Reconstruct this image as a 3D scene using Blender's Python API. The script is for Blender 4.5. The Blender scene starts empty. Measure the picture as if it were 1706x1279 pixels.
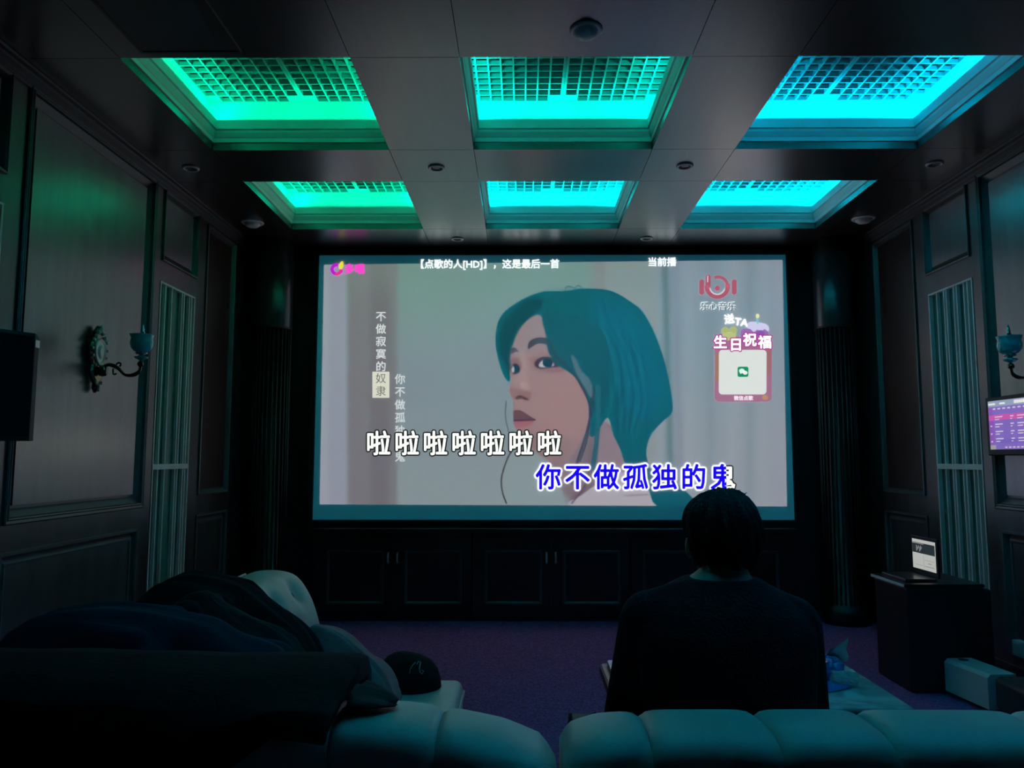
import bpy, bmesh, math, random
import numpy as np
from mathutils import Vector, Matrix
R = math.radians
random.seed(7)
S = bpy.context.scene
C = S.collection

# ------------------------------------------------------------------ camera, world, exposure
camd = bpy.data.cameras.new('camera')
cam = bpy.data.objects.new('camera', camd); C.objects.link(cam)
S.camera = cam
camd.sensor_fit = 'HORIZONTAL'; camd.sensor_width = 36.0
camd.lens = 1270.0 / 1706.0 * 36.0
camd.shift_x = -8.0 / 1706.0
camd.clip_start = 0.02
cam.location = (-0.225, 0.0, 1.30)
cam.rotation_euler = (R(90 + 5.55), 0, R(0.35))
W = bpy.data.worlds.new('world'); S.world = W; W.use_nodes = True
W.node_tree.nodes['Background'].inputs[0].default_value = (0.02, 0.02, 0.03, 1)
W.node_tree.nodes['Background'].inputs[1].default_value = 0.05
S.view_settings.view_transform = 'Standard'
S.view_settings.look = 'None'
S.view_settings.gamma = 1.0
S.view_settings.use_curve_mapping = False
S.view_settings.exposure = 0.0
S.cycles.max_bounces = 8
S.cycles.sample_clamp_indirect = 4.0

# room: left wall x=XL, right wall x=XR, screen wall y=YF, ceiling z=H
XL, XR, YB, YF, H = -2.53, 2.60, -1.4, 6.50, 3.10
COFX = [(-2.04, -1.0), (-0.503, 0.542), (1.025, 2.09)]
COFY = [(3.28, 4.315), (4.83, 5.87)]
COFY.append((1.73, 2.765))                      # unseen row added over the camera to light sofas and table, not left seats
COVE = {(0, 0): (0.0, 1.0, 0.48), (0, 1): (0.0, 1.0, 0.52), (1, 0): (0.0, 1.0, 0.76),
        (1, 1): (0.0, 0.92, 1.0), (2, 0): (0.0, 0.60, 1.0), (2, 1): (0.0, 0.72, 1.0), (1, 2): (0.0, 0.62, 1.0), (2, 2): (0.0, 0.52, 1.0)}
COVE_POWER = 2.5
BOOST = {(0, 0): 0.62, (0, 1): 0.66, (1, 0): 0.8, (2, 0): 1.5, (2, 1): 1.7, (1, 1): 1.2, (1, 2): 1.5, (2, 2): 2.9}

def area_light(name, loc, direction, sx, sy, power, col):
    l = bpy.data.lights.new(name, 'AREA'); l.shape = 'RECTANGLE'; l.size = sx; l.size_y = sy
    l.energy = power; l.color = col
    o = bpy.data.objects.new(name, l); C.objects.link(o)
    o.location = loc
    o.rotation_euler = Vector(direction).to_track_quat('-Z', 'Y').to_euler()
    return o

# the LED strips that lie in the cove behind the lip of each ceiling recess
for (i, j), col in COVE.items():
    x0, x1 = COFX[i]; y0, y1 = COFY[j]
    cx, cy = (x0 + x1) / 2, (y0 + y1) / 2
    for dx, dy in ((1, 0), (-1, 0), (0, 1), (0, -1)):
        hx, hy = (x1 - x0) / 2 - 0.005, (y1 - y0) / 2 - 0.005
        loc = (cx + dx * hx, cy + dy * hy, 3.262)
        l = bpy.data.lights.new('cove_light', 'AREA'); l.shape = 'RECTANGLE'
        l.size = (0.012 if dx else x1 - x0); l.size_y = (y1 - y0 if dx else 0.012)
        l.energy = 2.0 * COVE_POWER * BOOST.get((i, j), 1.0); l.color = col
        o = bpy.data.objects.new('cove_light', l); C.objects.link(o)
        o.location = loc
        # faces up and outwards
        o.rotation_euler = (R(180) - dy * R(-35), 0, 0) if dy else (R(180), dx * R(-35), 0)

# ------------------------------------------------------------------ materials
def mat(name, base=(0.5, 0.5, 0.5), rough=0.5, metal=0.0, spec=0.5, emit=None, es=1.0, noise=None, bump=0.0,
        bscale=60.0, coat=0.0, trans=0.0, coords='Object', grain=None, sheen=0.0):
    m = bpy.data.materials.new(name); m.use_nodes = True
    nt = m.node_tree; b = nt.nodes['Principled BSDF']
    b.inputs['Base Color'].default_value = (*base, 1)
    b.inputs['Roughness'].default_value = rough
    b.inputs['Metallic'].default_value = metal
    b.inputs['Specular IOR Level'].default_value = spec
    b.inputs['Coat Weight'].default_value = coat
    b.inputs['Coat Roughness'].default_value = min(1.0, rough + 0.06) if coat >= 1.0 else 0.05
    b.inputs['Transmission Weight'].default_value = trans
    b.inputs['Sheen Weight'].default_value = sheen
    if emit:
        b.inputs['Emission Color'].default_value = (*emit, 1); b.inputs['Emission Strength'].default_value = es
    tc = nt.nodes.new('ShaderNodeTexCoord')
    if noise or grain:
        mp = nt.nodes.new('ShaderNodeMapping'); nt.links.new(tc.outputs[coords], mp.inputs[0])
        mp.inputs['Scale'].default_value = grain if grain else (1, 1, 1)
        n = nt.nodes.new('ShaderNodeTexNoise'); n.inputs['Scale'].default_value = noise[0] if noise else 4
        n.inputs['Detail'].default_value = 6
        nt.links.new(mp.outputs[0], n.inputs['Vector'])
        r = nt.nodes.new('ShaderNodeValToRGB')
        k = noise[1] if noise else 0.4
        r.color_ramp.elements[0].position = 0.35; r.color_ramp.elements[1].position = 0.65
        r.color_ramp.elements[0].color = (*[c * (1 - k) for c in base], 1)
        r.color_ramp.elements[1].color = (*[min(1, c * (1 + k)) for c in base], 1)
        nt.links.new(n.outputs[0], r.inputs[0]); nt.links.new(r.outputs[0], b.inputs['Base Color'])
    if bump:
        n2 = nt.nodes.new('ShaderNodeTexNoise'); n2.inputs['Scale'].default_value = bscale; n2.inputs['Detail'].default_value = 4
        nt.links.new(tc.outputs[coords], n2.inputs['Vector'])
        bp = nt.nodes.new('ShaderNodeBump'); bp.inputs['Strength'].default_value = bump; bp.inputs['Distance'].default_value = 0.01
        nt.links.new(n2.outputs[0], bp.inputs['Height']); nt.links.new(bp.outputs[0], b.inputs['Normal'])
    return m

M = {}
M['wood'] = mat('dark_wood_panelling', (0.045, 0.033, 0.032), 0.32, spec=1.0, noise=(5, 0.35), grain=(2, 2, 0.25))
M['panel'] = mat('dark_wood_field', (0.058, 0.056, 0.056), 0.27, spec=1.0, coat=1.0, noise=(5, 0.3), grain=(2, 2, 0.25))
M['panel_red'] = mat('reddish_wood_field', (0.05, 0.016, 0.014), 0.36, noise=(5, 0.3), grain=(2, 2, 0.25))
M['mould'] = mat('wood_moulding', (0.11, 0.10, 0.10), 0.35)
M['handle'] = mat('satin_chrome', (0.9, 0.9, 0.9), 0.35, metal=0.4)
M['ledge'] = mat('cabinet_moulding', (0.06, 0.06, 0.062), 0.3)
M['ceil'] = mat('ceiling_laminate', (0.035, 0.029, 0.026), 0.28, spec=1.0, coat=1.0, noise=(6, 0.25), grain=(3, 0.3, 1))
M['lip'] = mat('dark_lip', (0.03, 0.024, 0.02), 0.35)
M['white'] = mat('white_paint', (0.8, 0.8, 0.8), 0.5)
M['grille'] = mat('white_plastic', (0.42, 0.42, 0.42), 0.5)
M['plenum'] = mat('plenum_grey', (0.10, 0.10, 0.10), 0.8)
M['carpet'] = mat('purple_carpet', (0.30, 0.085, 0.22), 0.95, spec=0.1, noise=(90, 0.45), bump=0.6, bscale=160)
M['black'] = mat('black_lacquer', (0.008, 0.008, 0.009), 0.3)
M['frontwall'] = mat('black_fabric_wall', (0.010, 0.009, 0.010), 0.6)
M['column'] = mat('column_lacquer', (0.03, 0.03, 0.033), 0.28, spec=1.0)
M['flute'] = mat('column_ribs', (0.03, 0.024, 0.022), 0.4)
M['slat'] = mat('pale_metal_slats', (0.80, 0.80, 0.76), 0.4)
M['backing'] = mat('teal_glass_backing', (0.05, 0.20, 0.17), 0.35)
M['brass'] = mat('antique_brass', (0.22, 0.17, 0.11), 0.25, metal=1.0)
M['plaque'] = mat('pale_gilt', (0.85, 0.83, 0.76), 0.35, metal=0.15)
M['glassshade'] = mat('turquoise_glass', (0.06, 0.62, 0.66), 0.18, coat=0.6)
M['blackplastic'] = mat('black_plastic', (0.006, 0.006, 0.007), 0.5)
M['leather'] = mat('pale_leather', (0.82, 0.68, 0.60), 0.40, bump=0.15, bscale=220, noise=(6, 0.08))
M['piping'] = mat('pale_piping', (0.5, 0.48, 0.46), 0.4)
M['sofaback'] = mat('shaded_leather', (0.05, 0.012, 0.012), 0.5)  # dark red stands for the pale leather in shade, put into the colour
M['blackcloth'] = mat('black_cloth', (0.007, 0.007, 0.008), 0.9, spec=0.15, bump=0.3, bscale=90)
M['navycloth'] = mat('navy_cloth', (0.014, 0.019, 0.034), 0.85, spec=0.2, bump=0.3, bscale=90)
M['greencloth'] = mat('dark_green_cloth', (0.009, 0.017, 0.016), 0.85, spec=0.2, bump=0.3, bscale=90)
M['pinkcloth'] = mat('dusty_pink_cloth', (0.72, 0.13, 0.13), 0.9, spec=0.2, bump=0.4, bscale=40)
M['skin'] = mat('skin', (0.42, 0.26, 0.20), 0.5)
M['hair'] = mat('black_hair', (0.005, 0.005, 0.006), 0.75, spec=0.2, bump=0.6, bscale=120)
M['sweater'] = mat('black_sweater', (0.0055, 0.006, 0.010), 0.9, spec=0.15, bump=0.4, bscale=120)
M['trousers'] = mat('dark_trousers', (0.012, 0.012, 0.018), 0.9)
M['chrome'] = mat('chrome', (0.6, 0.6, 0.6), 0.2, metal=1.0)
M['fixture'] = mat('downlight_metal', (0.95, 0.95, 0.95), 0.4)
M['fixture_dark'] = mat('downlight_lens', (0.05, 0.05, 0.05), 0.25)
M['bluefilm'] = mat('blue_plastic_film', (0.03, 0.22, 0.62), 0.25, coat=0.4)
M['tissue'] = mat('white_tissue', (0.75, 0.78, 0.78), 0.8)
M['palebox'] = mat('pale_plastic', (0.82, 0.86, 0.85), 0.5)
M['darkleather'] = mat('dark_brown_leather', (0.05, 0.035, 0.035), 0.4)

def marble():
    m = mat('pale_marble', (0.4, 0.45, 0.45), 0.15)
    nt = m.node_tree; b = nt.nodes['Principled BSDF']
    tc = nt.nodes.new('ShaderNodeTexCoord'); n = nt.nodes.new('ShaderNodeTexNoise')
    n.inputs['Scale'].default_value = 5; n.inputs['Detail'].default_value = 9; n.inputs['Distortion'].default_value = 1.6
    r = nt.nodes.new('ShaderNodeValToRGB')
    e = r.color_ramp.elements
    e[0].position = 0.38; e[0].color = (0.42, 0.52, 0.52, 1); e[1].position = 0.62; e[1].color = (0.86, 0.90, 0.90, 1)
    nt.links.new(tc.outputs['Object'], n.inputs['Vector']); nt.links.new(n.outputs[0], r.inputs[0])
    nt.links.new(r.outputs[0], b.inputs['Base Color'])
    return m
M['marble'] = marble()

def emis(name, col, s=1.0):
    m = bpy.data.materials.new(name); m.use_nodes = True
    nt = m.node_tree; b = nt.nodes['Principled BSDF']
    b.inputs['Base Color'].default_value = (0.3, 0.3, 0.3, 1); b.inputs['Roughness'].default_value = 0.9
    b.inputs['Specular IOR Level'].default_value = 0.0
    b.inputs['Emission Color'].default_value = (*col, 1); b.inputs['Emission Strength'].default_value = s
    return m

def lin(c):
    c = np.asarray(c, float) / 255.0
    return np.where(c <= 0.04045, c / 12.92, ((c + 0.055) / 1.055) ** 2.4)

# ------------------------------------------------------------------ object helpers
ORI = {}
def thing(name, label, cat, loc, group=None, kind=None):
    o = bpy.data.objects.new(name, None); C.objects.link(o)
    o.location = loc; o.empty_display_size = 0.05
    o['label'] = label; o['category'] = cat
    if group: o['group'] = group
    ORI[o] = Vector(loc)
    return o

def link(name, me, m, parent=None, smooth=False, label=None, origin=None):
    """one mesh object; mesh coordinates arrive in world space"""
    if isinstance(m, str): m = M[m]
    o = bpy.data.objects.new(name, me); C.objects.link(o)
    if m is not None: me.materials.append(m)
    if parent is not None:
        o.parent = parent; w = ORI[parent]
        me.transform(Matrix.Translation(-w)); ORI[o] = w
    else:
        if origin is None:
            cs = np.array([v.co for v in me.vertices])
            origin = ((cs[:, 0].min() + cs[:, 0].max()) / 2, (cs[:, 1].min() + cs[:, 1].max()) / 2, cs[:, 2].min())
        me.transform(Matrix.Translation(-Vector(origin))); o.location = origin; ORI[o] = Vector(origin)
    if smooth:
        me.polygons.foreach_set('use_smooth', [True] * len(me.polygons))
    if label: o['label'] = label
    return o

def tag(o, label, cat, group=None, kind=None):
    o['label'] = label; o['category'] = cat
    if group: o['group'] = group
    if kind: o['kind'] = kind
    return o

class MB:
    def __init__(s): s.v = []; s.f = []
    def add(s, vs, fs):
        n = len(s.v); s.v += [tuple(p) for p in vs]; s.f += [tuple(i + n for i in f) for f in fs]; return s
    def box(s, x0, x1, y0, y1, z0, z1):
        v = [(x, y, z) for x in (x0, x1) for y in (y0, y1) for z in (z0, z1)]
        return s.add(v, [(0, 1, 3, 2), (4, 6, 7, 5), (0, 4, 5, 1), (2, 3, 7, 6), (0, 2, 6, 4), (1, 5, 7, 3)])
    def bbox(s, x0, x1, y0, y1, z0, z1, b=0.01, seg=2):
        bm = bmesh.new()
        bmesh.ops.create_cube(bm, size=1)
        for v in bm.verts:
            v.co = Vector(((x0 + x1) / 2 + v.co.x * (x1 - x0), (y0 + y1) / 2 + v.co.y * (y1 - y0), (z0 + z1) / 2 + v.co.z * (z1 - z0)))
        bmesh.ops.bevel(bm, geom=list(bm.edges), offset=b, segments=seg, profile=0.5, affect='EDGES')
        s.add([v.co[:] for v in bm.verts], [[v.index for v in f.verts] for f in bm.faces] if not bm.verts.index_update() else 0)
        bm.free(); return s
    def lathe(s, prof, c, n=24, sx=1.0, sy=1.0):
        k = len(prof); vs = []
        for r, z in prof:
            for i in range(n):
                a = 2 * math.pi * i / n
                vs.append((c[0] + r * math.cos(a) * sx, c[1] + r * math.sin(a) * sy, c[2] + z))
        fs = [(j * n + i, j * n + (i + 1) % n, (j + 1) * n + (i + 1) % n, (j + 1) * n + i) for j in range(k - 1) for i in range(n)]
        fs.append(tuple(range(n - 1, -1, -1))); fs.append(tuple((k - 1) * n + i for i in range(n)))
        return s.add(vs, fs)
    def tube(s, pts, rad, n=10):
        pts = [Vector(p) for p in pts]
        if not hasattr(rad, '__len__'): rad = [rad] * len(pts)
        vs = []; up = None
        for i, p in enumerate(pts):
            t = (pts[min(i + 1, len(pts) - 1)] - pts[max(i - 1, 0)]).normalized()
            if up is None:
                up = Vector((0, 0, 1)) if abs(t.z) < 0.9 else Vector((1, 0, 0))
            a = t.cross(up).normalized(); b = a.cross(t).normalized(); up = b
            for k in range(n):
                th = 2 * math.pi * k / n
                vs.append(p + (a * math.cos(th) + b * math.sin(th)) * rad[i])
        m = len(pts)
        fs = [(j * n + i, (j + 1) * n + i, (j + 1) * n + (i + 1) % n, j * n + (i + 1) % n) for j in range(m - 1) for i in range(n)]
        fs.append(tuple(range(n))); fs.append(tuple((m - 1) * n + i for i in range(n - 1, -1, -1)))
        return s.add(vs, fs)
    def loft(s, rings, closed=True, cap=True):
        n = len(rings[0]); vs = [p for r in rings for p in r]; m = len(rings)
        e = n if closed else n - 1
        fs = [(j * n + i, j * n + (i + 1) % n, (j + 1) * n + (i + 1) % n, (j + 1) * n + i) for j in range(m - 1) for i in range(e)]
        if cap: fs.append(tuple(range(n - 1, -1, -1))); fs.append(tuple((m - 1) * n + i for i in range(n)))
        return s.add(vs, fs)
    def ball(s, c, r, nu=16, nv=10, rot=None):
        if not hasattr(r, '__len__'): r = (r, r, r)
        rings = []
        for j in range(1, nv):
            ph = math.pi * j / nv; ring = []
            for i in range(nu):
                th = 2 * math.pi * i / nu
                p = Vector((r[0] * math.sin(ph) * math.cos(th), r[1] * math.sin(ph) * math.sin(th), -r[2] * math.cos(ph)))
                if rot: p = rot @ p
                ring.append(p + Vector(c))
            rings.append(ring)
        return s.loft(rings)
    def mesh(s, name='m'):
        me = bpy.data.meshes.new(name); me.from_pydata(s.v, [], s.f); me.validate(); me.update()
        bm = bmesh.new(); bm.from_mesh(me); bmesh.ops.recalc_face_normals(bm, faces=bm.faces); bm.to_mesh(me); bm.free()
        return me
    def obj(s, name, m, parent=None, smooth=False, label=None, origin=None):
        return link(name, s.mesh(name), m, parent, smooth, label, origin)

def cells(holes, a0, a1, b0, b1):
    """rectangles that cover [a0,a1]x[b0,b1] minus holes"""
    A = sorted({a0, a1, *[h[0] for h in holes], *[h[1] for h in holes]}); A = [a for a in A if a0 <= a <= a1]
    B = sorted({b0, b1, *[h[2] for h in holes], *[h[3] for h in holes]}); B = [b for b in B if b0 <= b <= b1]
    out = []
    for i in range(len(A) - 1):
        for j in range(len(B) - 1):
            ca, cb = (A[i] + A[i + 1]) / 2, (B[j] + B[j + 1]) / 2
            if not any(h[0] < ca < h[1] and h[2] < cb < h[3] for h in holes):
                out.append((A[i], A[i + 1], B[j], B[j + 1]))
    return out

def ring(mb, a0, a1, b0, b1, prof, fn):
    """mitred frame moulding: prof = (inset, height) points, fn(a,b,h) -> xyz"""
    rs = []
    for a, b, sa, sb in ((a0, b0, 1, 1), (a1, b0, -1, 1), (a1, b1, -1, -1), (a0, b1, 1, -1)):
        rs.append([fn(a + sa * d, b + sb * d, h) for d, h in prof])
    n = len(prof); vs = [p for r in rs for p in r]
    fs = [(c * n + i, c * n + i + 1, ((c + 1) % 4) * n + i + 1, ((c + 1) % 4) * n + i) for c in range(4) for i in range(n - 1)]
    return mb.add(vs, fs)

def remesh(mb, voxel=0.008, sm=4):
    me = mb.mesh('tmp'); o = bpy.data.objects.new('tmp', me); C.objects.link(o)
    r = o.modifiers.new('r', 'REMESH'); r.mode = 'VOXEL'; r.voxel_size = voxel; r.use_smooth_shade = True
    s = o.modifiers.new('s', 'SMOOTH'); s.factor = 0.5; s.iterations = sm
    out = bpy.data.meshes.new_from_object(o.evaluated_get(bpy.context.evaluated_depsgraph_get()))
    bpy.data.objects.remove(o)
    return out

def structure(o): o['kind'] = 'structure'; return o

def spline(pts, n=6, closed=False):
    P = [np.array(p, float) for p in pts]; out = []
    m = len(P); rng = range(m) if closed else range(m - 1)
    for i in rng:
        p1, p2 = P[i], P[(i + 1) % m]
        p0 = P[(i - 1) % m] if closed or i > 0 else 2 * p1 - p2
        p3 = P[(i + 2) % m] if closed or i + 2 < m else 2 * p2 - p1
        for k in range(n):
            t = k / n
            out.append(0.5 * ((2 * p1) + (-p0 + p2) * t + (2 * p0 - 5 * p1 + 4 * p2 - p3) * t * t + (-p0 + 3 * p1 - 3 * p2 + p3) * t ** 3))
    if not closed: out.append(P[-1])
    return out

# ================================================================== SETTING
structure(MB().box(XL - 0.1, XR + 0.1, YB - 0.1, YF + 0.1, -0.06, 0).obj('floor', 'carpet'))

# ceiling: dark laminate boards with the recess openings, seen and added, and hair-line joints
holes = [(*COFX[i], *COFY[j]) for i, j in COVE]
mb = MB()
g = 0.0016
for a0, a1, b0, b1 in cells(holes, XL - 0.1, XR + 0.1, YB - 0.1, YF + 0.1):
    mb.box(a0 + g, a1 - g, b0 + g, b1 - g, H, H + 0.045)
structure(mb.obj('ceiling', 'ceil'))

# recesses: white stepped lip, cove and upper box
for i, (x0, x1) in enumerate(COFX):
    for j, (y0, y1) in enumerate(COFY):
        if (i, j) not in COVE: continue
        mb = MB(); ft = lambda a, b, h: (a, b, h)
        prof = [(-0.003, H + 0.043), (0.006, H + 0.045), (0.006, H + 0.070), (0.010, H + 0.074), (0.022, H + 0.098), (0.022, H + 0.112),
                (0.032, H + 0.116), (0.032, H + 0.170), (0.026, H + 0.172), (0.020, H + 0.172), (0.018, H + 0.125), (-0.058, H + 0.125), (-0.060, 3.42), (-0.048, 3.42)]
        ring(mb, x0, x1, y0, y1, prof, ft)
        structure(mb.obj('trim_%d' % (i * 4 + j + 1), 'white'))
        mb = MB()
        ring(mb, x0, x1, y0, y1, [(-0.002, H + 0.043), (-0.09, H + 0.043)], ft)
        if j > 1:                                   # the added row over the camera has a plain white soffit
            mb = MB(); mb.box(x0 - 0.06, x1 + 0.06, y0 - 0.06, y1 + 0.06, 3.42, 3.44)
            structure(mb.obj('trim_%d' % (i * 4 + j + 21), 'white')); continue
        # plenum above the grille
        ax0, ax1, ay0, ay1 = x0 - 0.06, x1 + 0.06, y0 - 0.06, y1 + 0.06
        ring(mb, ax0 - 0.002, ax1 + 0.002, ay0 - 0.002, ay1 + 0.002, [(0, 3.30), (0, 3.72)], ft)
        mb.box(ax0, ax1, ay0, ay1, 3.72, 3.74)
        # ducts and hangers seen through the cells
        rr = random.Random(i * 10 + j)
        for k in range(5):
            yy = ay0 + 0.12 + k * 0.22
            mb.box(ax0 + 0.05, ax1 - 0.05, yy, yy + 0.035, 3.50 + rr.random() * 0.06, 3.58)
        for k in range(4):
            xx = ax0 + 0.1 + k * 0.28 + rr.random() * 0.05
            mb.box(xx, xx + 0.05, ay0 + 0.02, ay1 - 0.02, 3.60, 3.65)
        structure(mb.obj('trim_%d' % (i * 4 + j + 21), 'plenum'))

# egg-crate grilles, two panels per recess
side_word = ['left', 'middle', 'right']; hue_word = ['green', 'turquoise', 'cyan blue']; row_word = ['nearer', 'farther']
for i, (x0, x1) in enumerate(COFX):
    for j, (y0, y1) in enumerate(COFY[:2]):
        ax0, ax1, ay0, ay1 = x0 - 0.052, x1 + 0.052, y0 - 0.052, y1 + 0.052
        xm = (ax0 + ax1) / 2
        t = thing('vent_grille', 'white egg-crate vent grille in the %s %s-lit ceiling recess of the %s row' % (side_word[i], hue_word[i], row_word[j]),
                  'vent grille', (xm, (ay0 + ay1) / 2, 3.415), 'egg-crate grilles in the ceiling recesses')
        for p in range(2):
            px0, px1 = (ax0, xm - 0.001) if p == 0 else (xm + 0.001, ax1)
            mb = MB(); z0, z1 = 3.415, 3.440
            f = 0.014
            mb.box(px0, px1, ay0, ay0 + f, z0, z1); mb.box(px0, px1, ay1 - f, ay1, z0, z1)
            mb.box(px0, px0 + f, ay0 + f, ay1 - f, z0, z1); mb.box(px1 - f, px1, ay0 + f, ay1 - f, z0, z1)
            nx, ny = 8, 16
            for k in range(1, nx):
                xx = px0 + f + (px1 - px0 - 2 * f) * k / nx
                mb.box(xx - 0.0045, xx + 0.0045, ay0 + f, ay1 - f, z0, z1)
            for k in range(1, ny):
                yy = ay0 + f + (ay1 - ay0 - 2 * f) * k / ny
                mb.box(px0 + f, px1 - f, yy - 0.0035, yy + 0.0035, z0 + 0.0005, z1 - 0.0005)
            cw, ch = (px1 - px0 - 2 * f) / nx, (ay1 - ay0 - 2 * f) / ny
            for cx_, cy_ in ((px0 + f, ay0 + f), (px1 - f - cw, ay0 + f), (px0 + f, ay1 - f - ch), (px1 - f - cw, ay1 - f - ch)):
                mb.box(cx_, cx_ + cw, cy_, cy_ + ch, z0 + 0.001, z0 + 0.004)
            # a few cells are half closed by the dampers behind
            rr = random.Random(i * 7 + j * 3 + p)
            for k in range(22):
                u, v = rr.randrange(nx), rr.randrange(1, ny - 1)
                hx, hy = px0 + f + cw * u, ay0 + f + ch * v
                mb.add([(hx, hy, z1 + .002), (hx + cw, hy, z1 + .002), (hx + cw, hy + ch * .8, z1 + 0.03), (hx, hy + ch * .8, z1 + 0.03)], [(0, 1, 2, 3)])
            mb.obj('grille_panel', 'grille', t)

# ceiling access panel frame, near left
mb = MB()
ring(mb, -1.92, -1.47, 2.35, 3.232, [(0, H + 0.001), (0, H - 0.006), (0.014, H - 0.006), (0.014, H + 0.001)], lambda a, b, h: (a, b, h))
mb.box(-1.906, -1.484, 2.364, 3.218, H - 0.003, H + 0.0)
tag(mb.obj('access_panel', 'mould'), 'dark rectangular access panel with thin frame on the ceiling at the near left', 'ceiling panel')

# ---- side walls
def side_wall(side):
    sx = 1 if side == 'left' else -1          # towards the room
    X0 = XL if side == 'left' else XR
    fn = lambda a, b, h: (X0 + sx * h, a, b)
    dy = 0.0 if side == 'left' else -0.06
    def Y(v): return v + (dy if v > 2 else 0)
    far_end = 6.0
    big = (Y(3.44), Y(4.63), 1.03, 3.02); big2 = (Y(1.40), Y(2.60), 1.03, 3.02)
    small = (Y(4.785), Y(5.28), 2.575, 3.02); small2 = (Y(2.77), Y(3.275), 2.575, 3.02)
    lat = (Y(4.765), Y(5.285), 0.26, 2.43); lat2 = (Y(2.76), Y(3.285), 0.26, 2.43)
    p3 = (Y(5.46), 5.985, 1.05, 3.0)
    d1 = (Y(3.42), Y(4.60), 0.20, 0.86); d2 = (Y(1.40), Y(2.60), 0.20, 0.86); d3 = (Y(5.46), 5.985, 0.20, 0.88)
    allp = [big, big2, small, small2, lat, lat2, p3, d1, d2, d3]
    mb = MB()
    x_out = X0 - sx * 0.14
    xs = sorted((X0 - sx * 0.03, x_out)); mb.box(xs[0], xs[1], YB - 0.1, YF + 0.1, 0, H)       # base
    xs = sorted((X0, X0 - sx * 0.03))
    for a0, a1, b0, b1 in cells(allp, YB, YF, 0, H):
        mb.box(xs[0], xs[1], a0, a1, b0, b1)
    structure(mb.obj('wall_' + side, 'wood'))
    # recessed fields
    mb = MB(); mr = MB()
    for q in (big, big2, small, small2, d1, d2, d3):
        a0, a1, b0, b1 = q; e = 0.055 if q in (big, big2) else 0.035
        xs = sorted((X0 - sx * 0.014, X0 - sx * 0.03)); mb.box(xs[0], xs[1], a0 + e, a1 - e, b0 + e, b1 - e)
    a0, a1, b0, b1 = p3; xs = sorted((X0 - sx * 0.012, X0 - sx * 0.03)); mr.box(xs[0], xs[1], a0 + .03, a1 - .03, b0 + .03, b1 - .03)
    k = 50 if side == 'left' else 60
    structure(mb.obj('trim_%d' % k, 'panel')); structure(mr.obj('trim_%d' % (k + 1), 'panel_red'))
    # mouldings
    mm = MB()
    for q in (big, big2):
        ring(mm, *q, [(-0.030, 0.0), (-0.030, 0.010), (-0.024, 0.015), (-0.012, 0.010), (-0.006, 0.014), (0.0, 0.012), (0.004, -0.004), (0.03, -0.022), (0.04, -0.03)], fn)
    for q in (small, small2, p3):
        ring(mm, *q, [(-0.012, 0.0), (-0.012, 0.012), (-0.004, 0.014), (0.006, 0.004), (0.022, -0.020), (0.034, -0.03)], fn)
    for q in (d1, d2, d3):
        ring(mm, *q, [(-0.020, 0.0), (-0.020, 0.008), (-0.006, 0.008), (0.0, 0.0), (0.004, -0.028), (0.012, -0.024), (0.034, -0.006), (0.045, -0.008), (0.052, -0.028)], fn)
    structure(mm.obj('trim_%d' % (k + 2), 'mould'))
    # cornice
    mc = MB()
    prof = [(0.0, H - 0.075), (0.010, H - 0.075), (0.012, H - 0.062), (0.020, H - 0.056), (0.020, H - 0.040), (0.034, H - 0.030), (0.036, H - 0.018), (0.052, H - 0.012), (0.055, H - 0.001)]
    a = [(X0 + sx * h, YB, z) for h, z in prof]; b = [(X0 + sx * h, YF, z) for h, z in prof]
    mc.loft([a, b], closed=False, cap=False)
    structure(mc.obj('trim_%d' % (k + 3), 'mould'))
    # baseboard
    xs = sorted((X0, X0 + sx * 0.018)); structure(MB().box(xs[0], xs[1], YB, YF, 0, 0.12).obj('baseboard_' + side, 'wood'))
    # lattice inserts
    for n_, q in enumerate((lat, lat2)):
        a0, a1, b0, b1 = q
        if n_ == 0:
            lab = 'tall pale slatted lattice screen over green backing on the %s wall, beside the corner panel' % side
        else:
            if side == 'right': continue
            lab = 'slatted lattice screen at the left picture edge, behind the black loudspeaker'
        t = thing('lattice_screen', lab, 'lattice', (X0 - sx * 0.02, (a0 + a1) / 2, b0), 'slatted lattice screens set in the side walls')
        xs = sorted((X0 - sx * 0.024, X0 - sx * 0.029)); MB().box(xs[0], xs[1], a0 + 0.003, a1 - 0.003, b0 + 0.003, b1 - 0.003).obj('backing', 'backing', t)
        mf = MB(); ring(mf, a0 + 0.002, a1 - 0.002, b0 + 0.002, b1 - 0.002, [(0.0, -0.028), (0.0, 0.004), (0.012, 0.004), (0.012, -0.023)], fn)
        xs = sorted((X0 + sx * 0.003, X0 - sx * 0.022)); mf.box(xs[0], xs[1], a0 + 0.01, a1 - 0.01, 1.228, 1.262)
        mf.obj('frame', 'slat', t)
        offs = (0.085, 0.175, 0.325, 0.360, 0.440, 0.475) if side == 'left' else (0.10, 0.185, 0.215, 0.30, 0.335, 0.415, 0.455)
        for o_ in offs:
            if side == 'right': o_ = 0.52 - o_
            for zz in ((b0 + 0.012, 1.228), (1.262, b1 - 0.012)):
                xs = sorted((X0 - sx * 0.001, X0 - sx * 0.022))
                MB().box(xs[0], xs[1], a0 + o_ - 0.005, a0 + o_ + 0.005, zz[0], zz[1]).obj('slat', 'slat', t)
side_wall('left'); side_wall('right')
structure(MB().box(XL - 0.1, XR + 0.1, YF, YF + 0.1, 0, H + 0.05).obj('wall_front', 'frontwall'))
structure(MB().box(XL - 0.1, XR + 0.1, YB - 0.1, YB, 0, H + 0.05).obj('wall_back', 'wood'))

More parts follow.
